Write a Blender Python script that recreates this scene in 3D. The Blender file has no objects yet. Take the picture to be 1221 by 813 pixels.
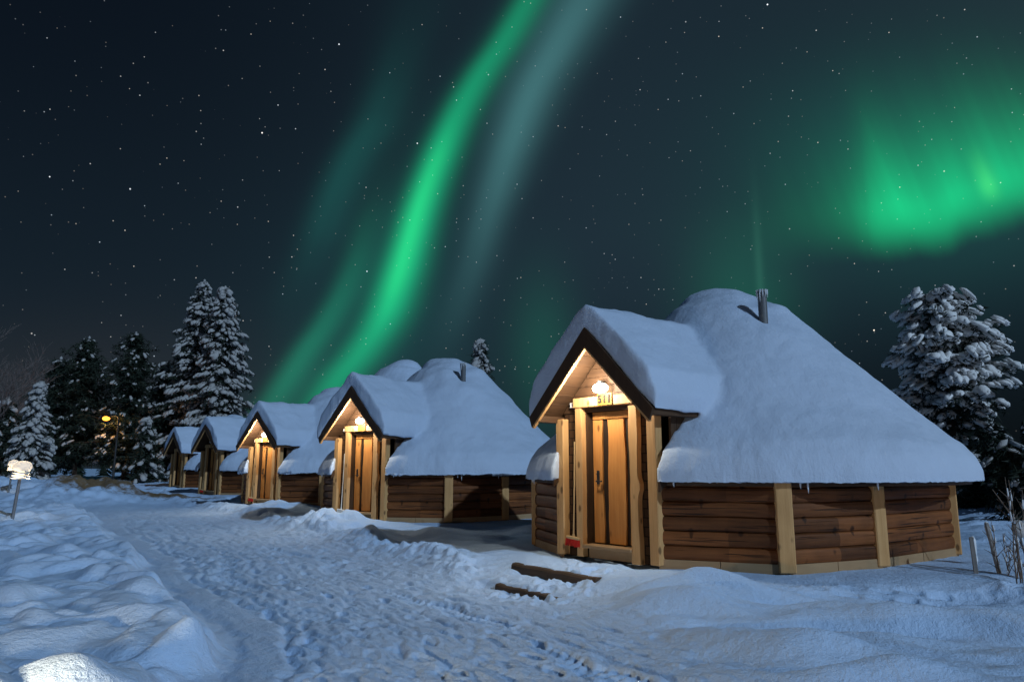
import bpy, bmesh, math, random
import numpy as np
from mathutils import Vector, Matrix

random.seed(7)
rng = np.random.default_rng(7)
S = bpy.context.scene
COL = S.collection
PI = math.pi

# ------------------------------------------------------------------ camera
cam_d = bpy.data.cameras.new('camera')
cam = bpy.data.objects.new('camera', cam_d)
COL.objects.link(cam)
cam.location = (0, 0, 1.36)
PITCH = 0.1725
cam.rotation_euler = (PI / 2 + PITCH, 0, 0)
cam_d.sensor_width = 36.0
cam_d.lens = 36.0 * 870.0 / 1221.0
cam_d.clip_start = 0.05
cam_d.clip_end = 5000
S.camera = cam
S.render.resolution_x, S.render.resolution_y = 1024, 681
S.view_settings.view_transform = 'Standard'
S.view_settings.look = 'None'
S.view_settings.gamma = 1
S.view_settings.exposure = 0.0
S.render.engine = 'CYCLES'
S.cycles.use_denoising = True
S.cycles.max_bounces = 6
S.cycles.diffuse_bounces = 3
S.cycles.sample_clamp_indirect = 3.0


def ray(x, y):
    """direction in the world of a point of the photograph (1221 x 813)"""
    a = (x - 610.5) / 870.0
    b = (406.5 - y) / 870.0
    c, s = math.cos(PITCH), math.sin(PITCH)
    return np.array([a, c - b * s, s + b * c])


def at(x, y, Y):
    d = ray(x, y)
    return np.array([0, 0, 1.36]) + d * (Y / d[1])


def pq(x, y):
    d = ray(x, y)
    return d[0] / d[1], d[2] / d[1]


# ------------------------------------------------------------------ moon and sky
MOON_AZ, MOON_EL = math.radians(140), math.radians(29)
moon_d = bpy.data.lights.new('moon', 'SUN')
moon = bpy.data.objects.new('moon', moon_d)
COL.objects.link(moon)
moon_d.energy = 1.7
moon_d.angle = math.radians(0.6)
moon_d.color = (0.53, 0.74, 1.0)
_md = Vector((math.sin(MOON_AZ) * math.cos(MOON_EL), math.cos(MOON_AZ) * math.cos(MOON_EL), math.sin(MOON_EL)))
moon.rotation_euler = _md.to_track_quat('Z', 'Y').to_euler()
moon.location = _md * 60


class N:
    """small expression builder for shader nodes"""
    def __init__(self, tree):
        self.t = tree

    def node(self, typ, **kw):
        n = self.t.nodes.new(typ)
        for k, v in kw.items():
            setattr(n, k, v)
        return n

    def put(self, sock, v):
        if isinstance(v, (int, float)):
            sock.default_value = v
        elif isinstance(v, (tuple, list)):
            if len(v) == 3 and len(sock.default_value) == 4:
                v = (*v, 1)
            sock.default_value = v
        else:
            self.t.links.new(v, sock)

    def m(self, op, a, b=0.0, c=0.0, clamp=False):
        n = self.node('ShaderNodeMath', operation=op, use_clamp=clamp)
        self.put(n.inputs[0], a)
        self.put(n.inputs[1], b)
        self.put(n.inputs[2], c)
        return n.outputs[0]

    def add(self, a, b): return self.m('ADD', a, b)
    def sub(self, a, b): return self.m('SUBTRACT', a, b)
    def mul(self, a, b): return self.m('MULTIPLY', a, b)
    def div(self, a, b): return self.m('DIVIDE', a, b)

    def smooth(self, x, lo, hi, a=0.0, b=1.0):
        n = self.node('ShaderNodeMapRange', interpolation_type='SMOOTHSTEP')
        self.put(n.inputs[0], x)
        for i, v in enumerate((lo, hi, a, b)):
            self.put(n.inputs[1 + i], v)
        return n.outputs[0]

    def gauss(self, x, c, w):
        d = self.div(self.sub(x, c), w)
        return self.m('EXPONENT', self.mul(self.mul(d, d), -1.0))

    def curve(self, x, pts):
        """piecewise smooth function of x (0..1) through pts, values scaled into 0..1"""
        ys = [p[1] for p in pts]
        lo, hi = min(ys), max(ys)
        sp = (hi - lo) or 1.0
        n = self.node('ShaderNodeFloatCurve')
        cu = n.mapping.curves[0]
        pts = sorted(pts)
        while len(cu.points) < len(pts):
            cu.points.new(0.5, 0.5)
        for p, (a, b) in zip(cu.points, pts):
            p.location = (a, (b - lo) / sp)
            p.handle_type = 'AUTO_CLAMPED'
        n.mapping.extend = 'HORIZONTAL'
        n.mapping.update()
        self.put(n.inputs['Value'], x)
        return self.add(self.mul(n.outputs[0], sp), lo)

    def noise(self, vec, scale, detail=2.0, rough=0.5, dist=0.0, dim='3D'):
        n = self.node('ShaderNodeTexNoise', noise_dimensions=dim)
        if vec is not None:
            self.put(n.inputs['Vector'], vec)
        n.inputs['Scale'].default_value = scale
        n.inputs['Detail'].default_value = detail
        n.inputs['Roughness'].default_value = rough
        n.inputs['Distortion'].default_value = dist
        return n.outputs[0]

    def xyz(self, x, y, z):
        n = self.node('ShaderNodeCombineXYZ')
        for i, v in enumerate((x, y, z)):
            self.put(n.inputs[i], v)
        return n.outputs[0]

    def sep(self, v):
        n = self.node('ShaderNodeSeparateXYZ')
        self.put(n.inputs[0], v)
        return n.outputs

    def vmul(self, v, s):
        n = self.node('ShaderNodeVectorMath', operation='MULTIPLY')
        self.put(n.inputs[0], v)
        self.put(n.inputs[1], s)
        return n.outputs[0]

    def vadd(self, v, s):
        n = self.node('ShaderNodeVectorMath', operation='ADD')
        self.put(n.inputs[0], v)
        self.put(n.inputs[1], s)
        return n.outputs[0]

    def mix(self, f, a, b, mode='MIX'):
        n = self.node('ShaderNodeMix', data_type='RGBA', blend_type=mode)
        self.put(n.inputs[0], f)
        self.put(n.inputs[6], a)
        self.put(n.inputs[7], b)
        return n.outputs[2]

    def scale_col(self, col, f):
        n = self.node('ShaderNodeVectorMath', operation='SCALE')
        self.put(n.inputs[0], col)
        self.put(n.inputs['Scale'], f)
        return n.outputs[0]

    def sum(self, *cs):
        r = cs[0]
        for c in cs[1:]:
            r = self.vadd(r, c)
        return r


def build_world():
    w = bpy.data.worlds.new('World')
    S.world = w
    w.use_nodes = True
    t = w.node_tree
    t.nodes.clear()
    n = N(t)
    tc = n.node('ShaderNodeTexCoord')
    d = tc.outputs['Generated']
    x, y, z = n.sep(d)
    ysafe = n.m('MAXIMUM', y, 0.05)
    front = n.smooth(y, 0.05, 0.3)
    p = n.div(x, ysafe)
    q = n.m('MINIMUM', n.m('MAXIMUM', n.div(z, ysafe), -0.2), 3.0)
    q01 = n.m('MINIMUM', n.m('MAXIMUM', q, 0.0), 1.0)
    up = n.smooth(z, -0.03, 0.02)

    def band(cl, ws, env, streak=0.0, seed=0.0, right=1.0):
        cp = [pq(a, b) for a, b in cl]
        cpts = [(min(max(v, 0), 1), u) for u, v in cp]
        # carry the curve on past the top of the picture
        cpts = sorted(cpts)
        (q0, p0), (q1, p1) = cpts[-2], cpts[-1]
        if q1 < 0.98:
            cpts.append((1.0, p1 + (p1 - p0) / (q1 - q0) * (1.0 - q1)))
        c = n.curve(q01, cpts)
        wd = n.curve(q01, [(pq(610, b)[1], v / 870.0) for b, v in ws])
        e = n.curve(q01, [(0.0, env[-1][1]) if False else (pq(610, b)[1], v) for b, v in env] + [(.80, env[0][1] * .4), (1.0, 0.0)])
        u = n.sub(p, c)
        dl = n.div(u, wd)
        dr = n.div(u, n.mul(wd, right))
        side = n.m('GREATER_THAN', u, 0.0)
        dd = n.add(n.mul(dl, n.sub(1.0, side)), n.mul(dr, side))
        g = n.m('EXPONENT', n.mul(n.mul(dd, dd), -1.0))
        g = n.mul(g, e)
        if streak:
            nz = n.noise(n.xyz(n.mul(u, 26.0), n.mul(q, 1.6), seed), 1.0, 2.0)
            g = n.mul(g, n.add(1.0 - streak, n.mul(nz, 2 * streak)))
        return n.mul(n.mul(g, front), up)

    b1c = [(636, -10), (600, 50), (572, 90), (543, 140), (520, 192), (501, 243), (487, 289), (473, 334), (456, 379), (430, 419), (402, 453), (372, 500)]
    core = band(b1c, [(0, 19), (200, 19), (330, 21), (460, 23)], [(0, .42), (60, .5), (130, .62), (200, .88), (300, 1.0), (350, .92), (410, .62), (460, .5), (520, .3)], .16, 3.1, 1.25)
    core2 = band(b1c, [(0, 11), (200, 13), (330, 14), (460, 12)], [(0, 0), (120, .05), (200, .7), (300, 1.0), (360, .5), (430, .05), (520, 0)], .12, 4.7, 1.0)
    wide = band(b1c, [(0, 40), (200, 44), (330, 50), (460, 60)], [(0, .5), (200, .8), (330, 1.0), (460, 1.0), (520, .6)], .1, 5.2, 1.25)
    b2c = [(700, -10), (662, 57), (634, 107), (612, 164), (595, 215), (579, 266), (565, 317), (549, 362), (530, 420)]
    teal = band(b2c, [(0, 38), (110, 32), (215, 26), (317, 22), (420, 22)], [(0, .85), (60, .95), (130, 1.0), (200, .85), (260, .6), (317, .35), (380, .16), (430, .05), (520, 0)], .22, 9.4, 1.15)
    b3c = [(480, 50), (447, 141), (418, 192), (395, 243), (375, 300), (350, 360)]
    left1 = band(b3c, [(0, 40), (140, 26), (240, 24), (360, 30)], [(0, .1), (60, .25), (130, .6), (200, .9), (250, .8), (310, .35), (380, .1), (520, 0)], .2, 1.7, 1.3)
    b4c = [(470, 190), (441, 266), (419, 328), (392, 379), (364, 419), (342, 453), (318, 490)]
    left2 = band(b4c, [(190, 26), (266, 20), (380, 17), (453, 17)], [(0, 0), (190, .05), (266, .3), (328, .65), (390, .9), (430, 1.0), (470, .9), (520, .5)], .16, 2.2, 1.3)

    # the broad patch of curtains on the right
    rp = n.curve(n.m('MULTIPLY_ADD', p, 0.5, 0.5, clamp=True), [((pq(a, 300)[0] * .5 + .5), v) for a, v in ((700, 0), (850, .01), (930, .06), (990, .16), (1035, .55), (1065, .95), (1110, 1.0), (1170, .92), (1200, .85), (1235, .8), (1290, .3))])
    lowq = n.curve(n.m('MULTIPLY_ADD', p, 0.5, 0.5, clamp=True), [((pq(a, 300)[0] * .5 + .5), pq(610, b)[1]) for a, b in ((850, 300), (1000, 284), (1060, 280), (1110, 277), (1150, 263), (1221, 243), (1290, 230))])
    tilt = n.add(p, n.mul(q, 0.28))
    ray_n = n.noise(n.xyz(n.mul(tilt, 22.0), n.mul(q, .8), 2.0), 1.0, 2.0)
    lowq2 = n.add(lowq, n.mul(n.sub(ray_n, .5), .022))
    h = n.sub(q, lowq2)
    rise = n.smooth(h, -.045, .05)
    fall = n.m('EXPONENT', n.mul(n.m('POWER', n.m('MAXIMUM', n.div(h, .108), 0.0), 1.6), -1.0))
    patch = n.mul(n.mul(n.mul(rp, rise), fall), n.add(.68, n.mul(ray_n, .62)))
    patch = n.mul(n.mul(patch, front), up)
    ray1 = n.gauss(n.add(p, n.mul(n.sub(q, pq(1180, 230)[1]), .28)), pq(1182, 230)[0], .014)
    patch_hot = n.mul(patch, n.mul(n.mul(ray1, n.smooth(h, .0, .04)), n.smooth(h, .12, .03)))
    # diffuse teal veil around it and up to the right corner
    veil = n.mul(n.mul(n.gauss(p, pq(1110, 200)[0], .24), n.gauss(q, pq(610, 200)[1], .15)), front)
    veil2 = n.mul(n.mul(n.smooth(p, .2, .95), n.smooth(q, .12, .6)), front)
    # faint columns low in the middle
    colA = n.mul(n.mul(n.gauss(p, pq(648, 410)[0], .045), n.gauss(q, pq(610, 420)[1], .10)), front)
    colB = n.mul(n.mul(n.gauss(p, pq(885, 330)[0], .075), n.gauss(q, pq(610, 350)[1], .085)), front)
    colC = n.mul(n.mul(n.gauss(p, pq(904, 300)[0], .006), n.gauss(q, pq(610, 330)[1], .10)), front)
    lowglow = n.mul(n.mul(n.gauss(p, pq(450, 420)[0], .17), n.gauss(q, pq(610, 460)[1], .22)), front)

    # base night sky
    mid = n.gauss(p, pq(760, 100)[0], .42)
    base = n.mix(n.smooth(q01, .02, .75), (.0072, .0150, .0235), (.0030, .0060, .0112))
    grey = n.scale_col((.0075, .0155, .0205), n.mul(n.mul(mid, n.smooth(q, .0, .35)), front))
    hz = n.scale_col((.010, .007, .005), n.mul(n.gauss(q, .10, .10), n.mul(n.gauss(p, pq(110, 400)[0], .3), front)))
    dark = n.mul(n.gauss(q, .02, .17), n.mul(n.smooth(p, .12, .6), front))

    sky = n.sum(base, grey, hz)
    sky = n.scale_col(sky, n.sub(1.0, n.mul(dark, .75)))
    # nishita night-blue air light, far below daylight strength
    nis = n.node('ShaderNodeTexSky', sky_type='NISHITA')
    nis.sun_disc = False
    nis.sun_elevation = MOON_EL
    nis.sun_rotation = MOON_AZ
    sky = n.sum(sky, n.scale_col(nis.outputs[0], .0004))

    sky = n.sum(
        sky,
        n.scale_col((.001, .40, .160), n.mul(core, 1.08)),
        n.scale_col((.016, .30, .03), n.mul(core2, .6)),
        n.scale_col((.003, .075, .062), n.mul(wide, .34)),
        n.scale_col((.042, .140, .142), n.mul(teal, .88)),
        n.scale_col((.004, .062, .050), n.mul(left1, .85)),
        n.scale_col((.004, .150, .078), n.mul(left2, .85)),
        n.scale_col((.001, .46, .150), n.mul(patch, 1.35)),
        n.scale_col((.05, .30, .03), patch_hot),
        n.scale_col((.001, .070, .052), n.mul(veil, .62)),
        n.scale_col((.012, .026, .030), veil2),
        n.scale_col((.002, .040, .022), colA),
        n.scale_col((.002, .050, .026), colB),
        n.scale_col((.008, .034, .022), colC),
        n.scale_col((.001, .012, .012), lowglow),
    )

    # stars: one small disc round the feature point of some cells
    def stars(scale, r, keep, gain):
        v = n.node('ShaderNodeTexVoronoi', feature='F1')
        n.put(v.inputs['Vector'], d)
        v.inputs['Scale'].default_value = scale
        v.inputs['Randomness'].default_value = 1.0
        cr = n.node('ShaderNodeSeparateColor')
        n.put(cr.inputs[0], v.outputs['Color'])
        on = n.m('GREATER_THAN', cr.outputs[0], 1.0 - keep)
        disc = n.smooth(v.outputs['Distance'], r * scale * .35, r * scale, 1.0, 0.0)
        br = n.add(.20, n.m('POWER', cr.outputs[1], 3.0))
        tint = n.mix(cr.outputs[2], (1.0, .86, .7), (.72, .86, 1.0))
        return n.scale_col(tint, n.mul(n.mul(n.mul(disc, on), n.mul(br, gain)), n.smooth(z, .02, .12)))

    sky = n.sum(sky, stars(125, .00088, .6, .62), stars(42, .00112, .40, 1.9))
    bg = n.node('ShaderNodeBackground')
    n.put(bg.inputs[0], sky)
    bg.inputs[1].default_value = 1.0
    out = n.node('ShaderNodeOutputWorld')
    t.links.new(bg.outputs[0], out.inputs[0])
    w.cycles.sampling_method = 'MANUAL'
    w.cycles.sample_map_resolution = 1024


build_world()


# ------------------------------------------------------------------ helpers
def tag(o, label=None, cat=None, group=None, kind=None):
    if label: o['label'] = label
    if cat: o['category'] = cat
    if group: o['group'] = group
    if kind: o['kind'] = kind
    return o


def empty(name, loc=(0, 0, 0), rz=0.0):
    o = bpy.data.objects.new(name, None)
    COL.objects.link(o)
    o.location = loc
    o.rotation_euler = (0, 0, rz)
    o.empty_display_size = .3
    return o


def link(name, me, mat, parent=None, smooth=False):
    o = bpy.data.objects.new(name, me)
    COL.objects.link(o)
    if mat is not None and not me.materials:
        for mm in (mat if isinstance(mat, (list, tuple)) else [mat]):
            me.materials.append(mm)
    if parent is not None:
        o.parent = parent
    if smooth:
        me.polygons.foreach_set('use_smooth', [True] * len(me.polygons))
    return o


def arr_mesh(name, verts, faces):
    """verts (n,3), faces (m,k) with one k"""
    verts = np.asarray(verts, np.float32)
    faces = np.asarray(faces, np.int32)
    me = bpy.data.meshes.new(name)
    me.vertices.add(len(verts))
    me.vertices.foreach_set('co', verts.ravel())
    k = faces.shape[1]
    me.loops.add(faces.size)
    me.loops.foreach_set('vertex_index', faces.ravel())
    me.polygons.add(len(faces))
    me.polygons.foreach_set('loop_start', np.arange(0, faces.size, k, dtype=np.int32))
    me.polygons.foreach_set('loop_total', np.full(len(faces), k, np.int32))
    me.update(calc_edges=True)
    me.validate()
    return me


def bm_mesh(name, bm):
    me = bpy.data.meshes.new(name)
    bmesh.ops.recalc_face_normals(bm, faces=bm.faces)
    bm.to_mesh(me)
    bm.free()
    return me


def add_box(bm, c, s, rot=None, bev=0.0):
    m = Matrix.Translation(c) @ (rot.to_4x4() if rot is not None else Matrix()) @ Matrix.Diagonal((*s, 1))
    r = bmesh.ops.create_cube(bm, size=1.0, matrix=m)
    if bev:
        es = list({e for v in r['verts'] for e in v.link_edges})
        bmesh.ops.bevel(bm, geom=es, offset=bev, segments=1, affect='EDGES', profile=.5)


def add_prism(bm, pts, d0, d1):
    """closed outline pts (list of 3D) swept from offset d0 to d1 (vectors)"""
    a = [bm.verts.new(Vector(p) + Vector(d0)) for p in pts]
    b = [bm.verts.new(Vector(p) + Vector(d1)) for p in pts]
    k = len(pts)
    bm.faces.new(a[::-1])
    bm.faces.new(b)
    for i in range(k):
        bm.faces.new((a[i], a[(i + 1) % k], b[(i + 1) % k], b[i]))


def add_tube(bm, pts, rads, seg=8, cap=True):
    rings = []
    pts = [Vector(p) for p in pts]
    for i, p in enumerate(pts):
        t = (pts[min(i + 1, len(pts) - 1)] - pts[max(i - 1, 0)])
        if t.length < 1e-6: t = Vector((0, 0, 1))
        q = t.to_track_quat('Z', 'Y')
        rings.append([bm.verts.new(p + q @ Vector((math.cos(2 * PI * k / seg) * rads[i], math.sin(2 * PI * k / seg) * rads[i], 0))) for k in range(seg)])
    for a, b in zip(rings, rings[1:]):
        for k in range(seg):
            bm.faces.new((a[k], a[(k + 1) % seg], b[(k + 1) % seg], b[k]))
    if cap:
        bm.faces.new(rings[0][::-1])
        bm.faces.new(rings[-1])


def add_lathe(bm, prof, seg=24, c=(0, 0)):
    """profile of (r, z), closed on the axis where r = 0"""
    rings = []
    for r, z in prof:
        if r < 1e-6:
            rings.append([bm.verts.new((c[0], c[1], z))])
        else:
            rings.append([bm.verts.new((c[0] + r * math.cos(2 * PI * k / seg), c[1] + r * math.sin(2 * PI * k / seg), z)) for k in range(seg)])
    for a, b in zip(rings, rings[1:]):
        for k in range(seg):
            k2 = (k + 1) % seg
            if len(a) == 1 and len(b) == 1: continue
            if len(a) == 1: bm.faces.new((a[0], b[k2], b[k]))
            elif len(b) == 1: bm.faces.new((a[k], a[k2], b[0]))
            else: bm.faces.new((a[k], a[k2], b[k2], b[k]))


def children(o):
    return list(o.children)


def copy_tree(o, parent=None):
    c = o.copy()
    COL.objects.link(c)
    c.parent = parent
    for ch in children(o):
        copy_tree(ch, c)
    return c


# vectorised gradient noise
_perm = np.random.default_rng(11).permutation(256)
_perm = np.concatenate([_perm, _perm, _perm])
_g2 = np.stack([np.cos(np.arange(256) * 2.399963), np.sin(np.arange(256) * 2.399963)], 1)
_g3 = np.random.default_rng(12).normal(size=(256, 3))
_g3 /= np.linalg.norm(_g3, axis=1)[:, None]


def pn2(x, y):
    xi, yi = np.floor(x).astype(int), np.floor(y).astype(int)
    xf, yf = x - xi, y - yi
    u, v = xf ** 3 * (xf * (xf * 6 - 15) + 10), yf ** 3 * (yf * (yf * 6 - 15) + 10)

    def g(ix, iy, fx, fy):
        gr = _g2[_perm[_perm[ix & 255] + (iy & 255)]]
        return gr[..., 0] * fx + gr[..., 1] * fy
    a = g(xi, yi, xf, yf)
    b = g(xi + 1, yi, xf - 1, yf)
    c = g(xi, yi + 1, xf, yf - 1)
    d = g(xi + 1, yi + 1, xf - 1, yf - 1)
    return ((a + (b - a) * u) + ((c + (d - c) * u) - (a + (b - a) * u)) * v) * 1.5


def pn3(P):
    P = np.asarray(P, float)
    I = np.floor(P).astype(int)
    Fq = P - I
    U = Fq ** 3 * (Fq * (Fq * 6 - 15) + 10)
    tot = 0
    for dx in (0, 1):
        for dy in (0, 1):
            for dz in (0, 1):
                h = _perm[_perm[_perm[(I[..., 0] + dx) & 255] + ((I[..., 1] + dy) & 255)] + ((I[..., 2] + dz) & 255)]
                gr = _g3[h]
                dot = gr[..., 0] * (Fq[..., 0] - dx) + gr[..., 1] * (Fq[..., 1] - dy) + gr[..., 2] * (Fq[..., 2] - dz)
                w = (U[..., 0] if dx else 1 - U[..., 0]) * (U[..., 1] if dy else 1 - U[..., 1]) * (U[..., 2] if dz else 1 - U[..., 2])
                tot = tot + dot * w
    return tot * 1.5


def sstep(x, a, b):
    t = np.clip((x - a) / (b - a), 0, 1)
    return t * t * (3 - 2 * t)


# ------------------------------------------------------------------ materials
def new_mat(name, rough=.6, spec=.3):
    m = bpy.data.materials.new(name)
    m.use_nodes = True
    t = m.node_tree
    t.nodes.clear()
    n = N(t)
    out = n.node('ShaderNodeOutputMaterial')
    b = n.node('ShaderNodeBsdfPrincipled')
    t.links.new(b.outputs[0], out.inputs[0])
    b.inputs['Roughness'].default_value = rough
    b.inputs['Specular IOR Level'].default_value = spec
    return m, n, b


def bump(n, b, height, strength, dist):
    bp = n.node('ShaderNodeBump')
    bp.inputs['Strength'].default_value = strength
    bp.inputs['Distance'].default_value = dist
    n.put(bp.inputs['Height'], height)
    n.t.links.new(bp.outputs[0], b.inputs['Normal'])


def obj_co(n):
    return n.node('ShaderNodeTexCoord').outputs['Object']


def snow_mat(name, col, coarse=9.0, fine=55.0, dirt_glow=False, lip=False, strength=.55, dist=.03):
    m, n, b = new_mat(name, .75, .2)
    co = obj_co(n)
    c = n.mix(n.noise(co, 1.3, 3.0), tuple(v * .93 for v in col), tuple(min(v * 1.04, .97) for v in col))
    if dirt_glow:
        a = n.node('ShaderNodeAttribute', attribute_name='dirt_glow')
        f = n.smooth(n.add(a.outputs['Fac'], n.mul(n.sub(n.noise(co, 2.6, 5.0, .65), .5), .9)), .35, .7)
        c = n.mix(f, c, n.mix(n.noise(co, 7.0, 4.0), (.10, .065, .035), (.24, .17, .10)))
    n.put(b.inputs['Base Color'], c)
    h = n.add(n.mul(n.noise(co, coarse, 4.0, .6), .7), n.mul(n.noise(co, fine, 3.0, .65), .32))
    if lip:
        h = n.add(h, n.mul(n.noise(n.vmul(co, (15.0, 15.0, 2.6)), 1.0, 3.0, .6), .75))
    bump(n, b, h, strength, dist)
    return m


SNOW_C = (.51, .69, .95)  # part of the moonlight's blue is put into the snow colour
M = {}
M['snow'] = snow_mat('snow_ground', SNOW_C, 17.0, 70.0, dirt_glow=True, strength=.95, dist=.036)
M['roof_snow'] = snow_mat('snow_roof', (.50, .61, .77), 22.0, 75.0, lip=True, strength=.6, dist=.022)  # the moonlight's blue sits in this base colour too
M['tree_snow'] = snow_mat('snow_tree', (.45, .44, .43), 5.0, 22.0, strength=.8, dist=.06)  # greyed down: the dim light on the trees is put into the colour
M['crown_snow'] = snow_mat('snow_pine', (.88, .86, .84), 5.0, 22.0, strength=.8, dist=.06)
M['cap_snow'] = snow_mat('snow_cap', (.80, .84, .90), 9.0, 40.0)
_t = M['cap_snow'].node_tree      # thin snow that the lamp under it shines through
_tr = _t.nodes.new('ShaderNodeBsdfTranslucent')
_tr.inputs[0].default_value = (.9, .88, .84, 1)
_mx = _t.nodes.new('ShaderNodeMixShader')
_mx.inputs[0].default_value = .5
_o = next(q for q in _t.nodes if q.type == 'OUTPUT_MATERIAL')
_b = next(q for q in _t.nodes if q.type == 'BSDF_PRINCIPLED')
_t.links.new(_b.outputs[0], _mx.inputs[1])
_t.links.new(_tr.outputs[0], _mx.inputs[2])
_t.links.new(_mx.outputs[0], _o.inputs[0])


def wood_mat(name, light, dark, axis='Z', grain=26.0, knots=1.0, rough=.62, seed=0.0, knot_scale=2.3):
    m, n, b = new_mat(name, rough, .25)
    co = n.vadd(obj_co(n), (seed, seed * 1.7, seed * .6))
    sc = {'Z': (grain, grain, 1.6), 'H': (1.3, 1.3, grain)}[axis]
    g1 = n.noise(n.vmul(co, sc), 1.0, 4.0, .6, .4)
    g2 = n.noise(n.vmul(co, tuple(v * .35 for v in sc)), 1.0, 3.0, .5, .8)
    blot = n.noise(co, 1.7, 3.0, .6)
    f = n.m('MULTIPLY_ADD', n.add(n.mul(g1, .6), n.add(n.mul(g2, .5), n.mul(blot, .5))), 1.5, -.72, clamp=True)
    c = n.mix(f, dark, light)
    if knots:
        v = n.node('ShaderNodeTexVoronoi', feature='F1')
        ks = {'Z': (knot_scale * 2, knot_scale * 2, knot_scale), 'H': (knot_scale * 1.5, knot_scale * 1.5, knot_scale * 1.25)}[axis]
        wob = n.scale_col(n.xyz(g2, g1, blot), .10)
        n.put(v.inputs['Vector'], n.vadd(n.vmul(co, ks), wob))
        v.inputs['Scale'].default_value = 1.0
        kn = n.smooth(v.outputs['Distance'], .09, .20, 1.0, 0.0)
        if axis == 'H':      # shadow streaks below the knots, painted into the wood
            for dz_, r_ in ((.022, .13), (.045, .105), (.07, .085)):
                v2 = n.node('ShaderNodeTexVoronoi', feature='F1')
                n.put(v2.inputs['Vector'], n.vadd(n.vmul(n.vadd(co, (0, 0, dz_)), ks), wob))
                v2.inputs['Scale'].default_value = 1.0
                kn = n.m('MAXIMUM', kn, n.smooth(v2.outputs['Distance'], r_ * .6, r_ * 1.2, .9, 0.0))
        c = n.mix(n.mul(kn, .85 * knots), c, tuple(v_ * .28 for v_ in dark))
    hgt = n.add(n.mul(g1, .6), n.mul(g2, .6))
    if name == 'wood_stained_log':
        x_, y_, z_ = n.sep(obj_co(n))
        row = n.m('FLOOR', n.div(n.sub(z_, .10), .2))
        wn = n.node('ShaderNodeTexWhiteNoise', noise_dimensions='3D')
        n.put(wn.inputs[0], n.xyz(n.m('FLOOR', n.mul(x_, .55)), n.m('FLOOR', n.mul(y_, .55)), row))
        c = n.scale_col(c, n.add(.62, n.mul(wn.outputs[0], .75)))
        cr = n.noise(n.vmul(co, (.9, .9, 34.0)), 1.0, 2.0, .5)
        crk = n.smooth(cr, .60, .67)
        c = n.mix(n.mul(crk, .8), c, (.012, .005, .002))
        hgt = n.sub(hgt, crk)
    n.put(b.inputs['Base Color'], c)
    bump(n, b, hgt, .7, .010)
    return m


M['pine'] = wood_mat('wood_pale_pine', (.68, .41, .18), (.42, .22, .080), 'Z', 26, 1.0, seed=1.3, knot_scale=2.7)
M['pine_door'] = wood_mat('wood_door_board', (.60, .275, .075), (.36, .135, .030), 'Z', 22, 1.0, seed=5.1, knot_scale=2.4)
M['log'] = wood_mat('wood_stained_log', (.25, .088, .026), (.066, .021, .006), 'H', 24, 1.0, seed=2.2, knot_scale=2.6)
M['dark_wood'] = wood_mat('wood_dark_stained', (.085, .045, .022), (.030, .016, .009), 'Z', 22, .3, seed=3.3)
M['soffit'] = wood_mat('wood_soffit_plank', (.095, .050, .025), (.036, .018, .009), 'H', 20, .5, seed=4.4)
M['door_dark'] = wood_mat('wood_door_dark', (.030, .016, .008), (.012, .007, .004), 'Z', 22, .2, seed=3.9)
M['weathered'] = wood_mat('wood_weathered', (.13, .085, .054), (.03, .020, .014), 'H', 20, .4, seed=6.6)
M['skirt'] = wood_mat('wood_pale_skirting', (.42, .28, .15), (.28, .17, .085), 'H', 10, .2, seed=7.7)
M['stake'] = wood_mat('wood_grey_stake', (.30, .29, .28), (.13, .13, .13), 'Z', 24, .2, seed=8.8)
M['handle'] = wood_mat('wood_broom_handle', (.66, .46, .24), (.50, .32, .14), 'Z', 30, 0, seed=9.9)


def plain(name, col, rough=.5, spec=.4, metal=0.0, nscale=18.0, var=.12, bstr=.15):
    m, n, b = new_mat(name, rough, spec)
    co = obj_co(n)
    nz = n.noise(co, nscale, 4.0, .6)
    n.put(b.inputs['Base Color'], n.mix(nz, tuple(v * (1 - 2 * var) for v in col), tuple(min(1, v * (1 + 2 * var)) for v in col)))
    b.inputs['Metallic'].default_value = metal
    if bstr: bump(n, b, nz, bstr, .01)
    return m


def emit(name, col, strength):
    m = bpy.data.materials.new(name)
    m.use_nodes = True
    t = m.node_tree
    t.nodes.clear()
    n = N(t)
    out = n.node('ShaderNodeOutputMaterial')
    e = n.node('ShaderNodeEmission')
    e.inputs[0].default_value = (*col, 1)
    e.inputs[1].default_value = strength
    t.links.new(e.outputs[0], out.inputs[0])
    return m


def shingle_mat():
    m, n, b = new_mat('wood_shingle', .8, .15)
    co = obj_co(n)
    x, y, z = n.sep(co)
    br = n.node('ShaderNodeTexBrick')
    n.put(br.inputs['Vector'], n.xyz(n.add(n.mul(x, 1.0), n.mul(y, 1.0)), z, 0.0))
    br.inputs['Scale'].default_value = 3.2
    br.inputs['Color1'].default_value = (.090, .046, .022, 1)
    br.inputs['Color2'].default_value = (.050, .026, .013, 1)
    br.inputs['Mortar'].default_value = (.006, .004, .003, 1)
    br.inputs['Mortar Size'].default_value = .03
    br.inputs['Brick Width'].default_value = .42
    br.inputs['Row Height'].default_value = .42
    n.put(b.inputs['Base Color'], n.mix(n.mul(n.noise(co, 12, 4), .5), br.outputs[0], (.03, .016, .009)))
    bump(n, b, br.outputs['Fac'], -.6, .015)
    return m


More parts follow.
